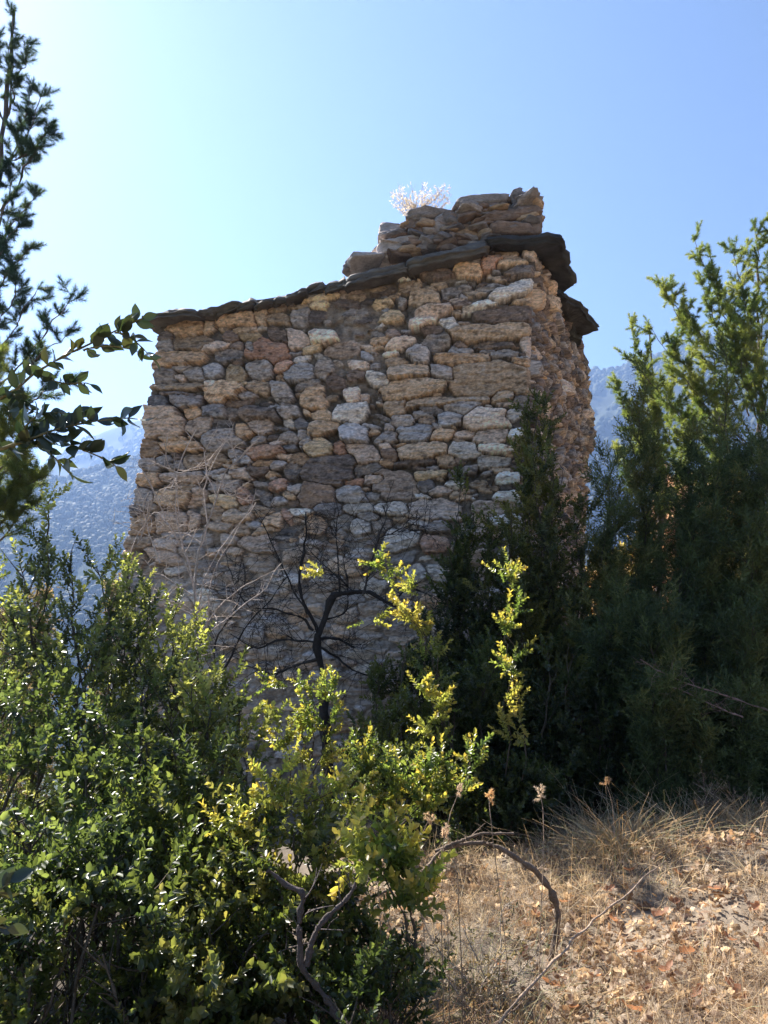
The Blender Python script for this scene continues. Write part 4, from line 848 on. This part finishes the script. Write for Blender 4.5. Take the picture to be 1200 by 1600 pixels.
tuft('short grass tuft by the right edge of the picture', 1170, 1290, 4.6, 450, .22, .4, 3, STRAW)
tuft('grey green grass clump inside the arched dead branch', 740, 1420, 3.3, 380, .2, .9, 4, [(.40, .40, .30), (.5, .46, .36), (.32, .34, .22)])
tuft('low straw clump below the arched dead branch', 800, 1500, 2.9, 600, .14, .45, 5, STRAW)
tuft('straw clump at the left foot of the bank', 640, 1560, 2.7, 380, .2, .7, 6, [(.42, .34, .25), (.5, .42, .34), (.30, .24, .16)])
tuft('thin straw tuft left of the flower heads', 600, 1440, 3.0, 350, .3, .3, 7, [(.42, .30, .2), (.5, .38, .25)])
tuft('small green grass blades by the foot of the arched branch', 850, 1500, 2.75, 60, .16, .1, 8, [(.14, .25, .05), (.2, .3, .08)])
tuft('sparse dry grass in the shade behind the bank', 1050, 1230, 5.4, 160, .5, 1.2, 9, STRAW)
tuft('sparse straw standing in the shade under the box thicket', 900, 1230, 5.2, 90, .55, .9, 10, STRAW)
# dry brown scrub left of the bank
for k, (x, y, D, n_, lab) in enumerate([(600, 1560, 2.6, 10, 'tangled dry brown scrub at the bottom, left of the bank'), (680, 1500, 2.8, 9, 'tangled dry scrub under the arched dead branch'), (560, 1470, 2.9, 9, 'dark dry scrub between the box leaves and the bank'), (1130, 1280, 4.7, 8, 'dark low scrub with grey twigs behind the bank crest at the right'), (760, 1440, 3.2, 7, 'thin pale scrub inside the arch of the dead branch')]):
    q = np.random.default_rng(170+k); c = gz(P(x, y, D)); o = thing('dry_scrub', lab, 'scrub', c, 'dry scrub around the bank'); tb = Tubes(); sh = []
    for j in range(n_):
        e = c+np.array([q.normal()*.22, q.normal()*.16, q.uniform(.16, .38)]); b = c+np.array([q.normal()*.05, q.normal()*.05, -.03])
        pts = smooth_path([b, (b+e)/2+q.normal(size=3)*.05, e], 12, .03, k*9+j); col = (.20, .14, .11) if k != 4 else (.42, .35, .28)
        tb.add(pts, .004, .0018, col, 4); twiggy(tb, pts, q, .0017, 12, .14, col, 1, 1., 1)
        for m in range(16):
            i = q.integers(3, 12); sh.append((pts[i]+q.normal(size=3)*.035, nrm(q.normal(size=3)+[0, 0, .5])))
    tb.build('stems', o); foliage('foliage', sh, [tmpl_box(33, 4, .05, .014)], [(.10, .10, .05), (.22, .17, .10), (.30, .22, .15)], o, M_DRY, 171+k, (.6, 1.2))
# dead branches
def dead(label, paths, seed, col, n=6, L=.12):
    q = np.random.default_rng(seed); o = thing('dead_branch', label, 'branch', P(*paths[0][0][0])); tb = Tubes()
    for k, (pth, ra) in enumerate(paths):
        q0 = [gz(P(*pth[0]), -.06)] if seed == 141 and k == 0 else []
        pts = smooth_path(q0+[P(*p) for p in pth], 40, .018, seed+k); tb.add(pts, ra, ra*.45, col, 7); twiggy(tb, pts, q, ra*.25, n, L, col, 1, 1.)
    tb.build('wood', o)
hd = next((t for t in np.arange(1.6, 6, .02) if P(862, 1500, t)[2] < float(ground(*P(862, 1500, t)[:2]))), 2.7)
dead('thick dead branch bending over in an arch on the bank', [([(862, 1500, hd), (874, 1440, hd), (866, 1400, hd), (840, 1365, hd-.02), (800, 1340, hd-.04), (760, 1320, hd-.06), (720, 1322, hd-.09), (680, 1330, hd-.12)], .016), ([(690, 1328, hd-.11), (740, 1308, hd-.1), (770, 1303, hd-.1), (802, 1303, hd-.08)], .009), ([(690, 1330, hd-.12), (660, 1360, hd-.18), (600, 1390, hd-.25), (520, 1420, hd-.35)], .009)], 141, (.20, .15, .115), 3, .1)
dead('dark crooked dead branch at the bottom among box leaves', [([(560, 1640, 2.3), (520, 1570, 2.3), (478, 1510, 2.3), (472, 1440, 2.3), (476, 1400, 2.3), (450, 1385, 2.3), (418, 1360, 2.3)], .013), ([(478, 1510, 2.3), (500, 1440, 2.32), (540, 1395, 2.34), (556, 1370, 2.35)], .010)], 142, (.10, .08, .075), 4, .15)
dead('long thin dead stick lying across the litter', [([(780, 1600, 2.45), (850, 1510, 2.6), (940, 1430, 3.0), (1040, 1345, 3.6)], .005)], 143, (.30, .22, .16), 5, .12)
dead('leaning bare twig in the shade at the right', [([(1200, 1110, 5.2), (1120, 1080, 5.2), (1060, 1060, 5.2), (1000, 1030, 5.2)], .006), ([(1160, 1120, 5.2), (1090, 1090, 5.2), (1050, 1075, 5.2)], .005)], 144, (.30, .20, .17), 16, .16)
def flowers():
    q = np.random.default_rng(151); T = tmpl_needles(5, 40, .04, .018, .004, .9)
    for k, (x, y, bx, by, D, lab, cc) in enumerate([(718, 1235, 690, 1400, 2.8, 'dried flower head leaning above the arched branch', (.42, .34, .27)), (764, 1240, 790, 1350, 3.0, 'dry yellowish seed head just right of the leaning one', (.5, .36, .2)), (843, 1237, 838, 1340, 3.0, 'slender dry seed head standing alone above the bank', (.44, .38, .31)), (610, 1290, 600, 1400, 2.8, 'brown dried flower head left of the arched branch', (.45, .30, .25)), (672, 1275, 665, 1380, 2.8, 'small dried flower head between two larger ones', (.36, .28, .2)), (697, 1300, 720, 1400, 2.8, 'short dried flower head at the top of the arch', (.40, .32, .25)), (946, 1222, 960, 1290, 4.2, 'reddish dry stalk behind the largest grass tuft', (.34, .24, .15)), (690, 1410, 700, 1480, 2.7, 'low dried flower under the arched branch', (.36, .28, .2))]):
        o = thing('dried_flower', lab, 'flower', P(bx, by, D), 'dried flower stems on the bank'); tb = Tubes(); a = P(bx, by, D); b = P(x, y, D)
        pts = smooth_path([gz(a, -.03), a*.4+gz(a)*.6, (a+b)/2+q.normal(size=3)*.015, b], 12, .004, k); tb.add(pts, .0022, .0014, (.38, .28, .2), 4); tb.build('stalk', o)
        sh = [(b+q.normal(size=3)*.006-[0, 0, .02*j/6], nrm(q.normal(size=3)+[0, 0, 1.2])) for j in range(7)]
        foliage('flower_head', sh, T, [cc, tuple(min(1, c*1.25) for c in cc)], o, M_DRY, 160+k, (.5, .8))
flowers()
# ------------------------------------------------------------------ air
def haze():
    x0, x1, y0, y1, z0, z1 = -2600, 2600, -200, 1950, -160, 560
    V = np.array([(x, y, z) for x in (x0, x1) for y in (y0, y1) for z in (z0, z1)], float)
    F = np.array([(0, 1, 3, 2), (4, 6, 7, 5), (0, 4, 5, 1), (2, 3, 7, 6), (0, 2, 6, 4), (1, 5, 7, 3)])
    m, t = newmat('air'); v = nd(t, 'ShaderNodeVolumePrincipled'); v.inputs['Color'].default_value = (.36, .56, 1, 1); v.inputs['Density'].default_value = HAZE; v.inputs['Anisotropy'].default_value = .37
    out = nd(t, 'ShaderNodeOutputMaterial'); t.links.new(v.outputs[0], out.inputs['Volume'])
    tag(mesh('haze', V, [F], m), 'thin blue valley haze over the hills', kind='stuff')
HAZE = 3.6e-4
haze()
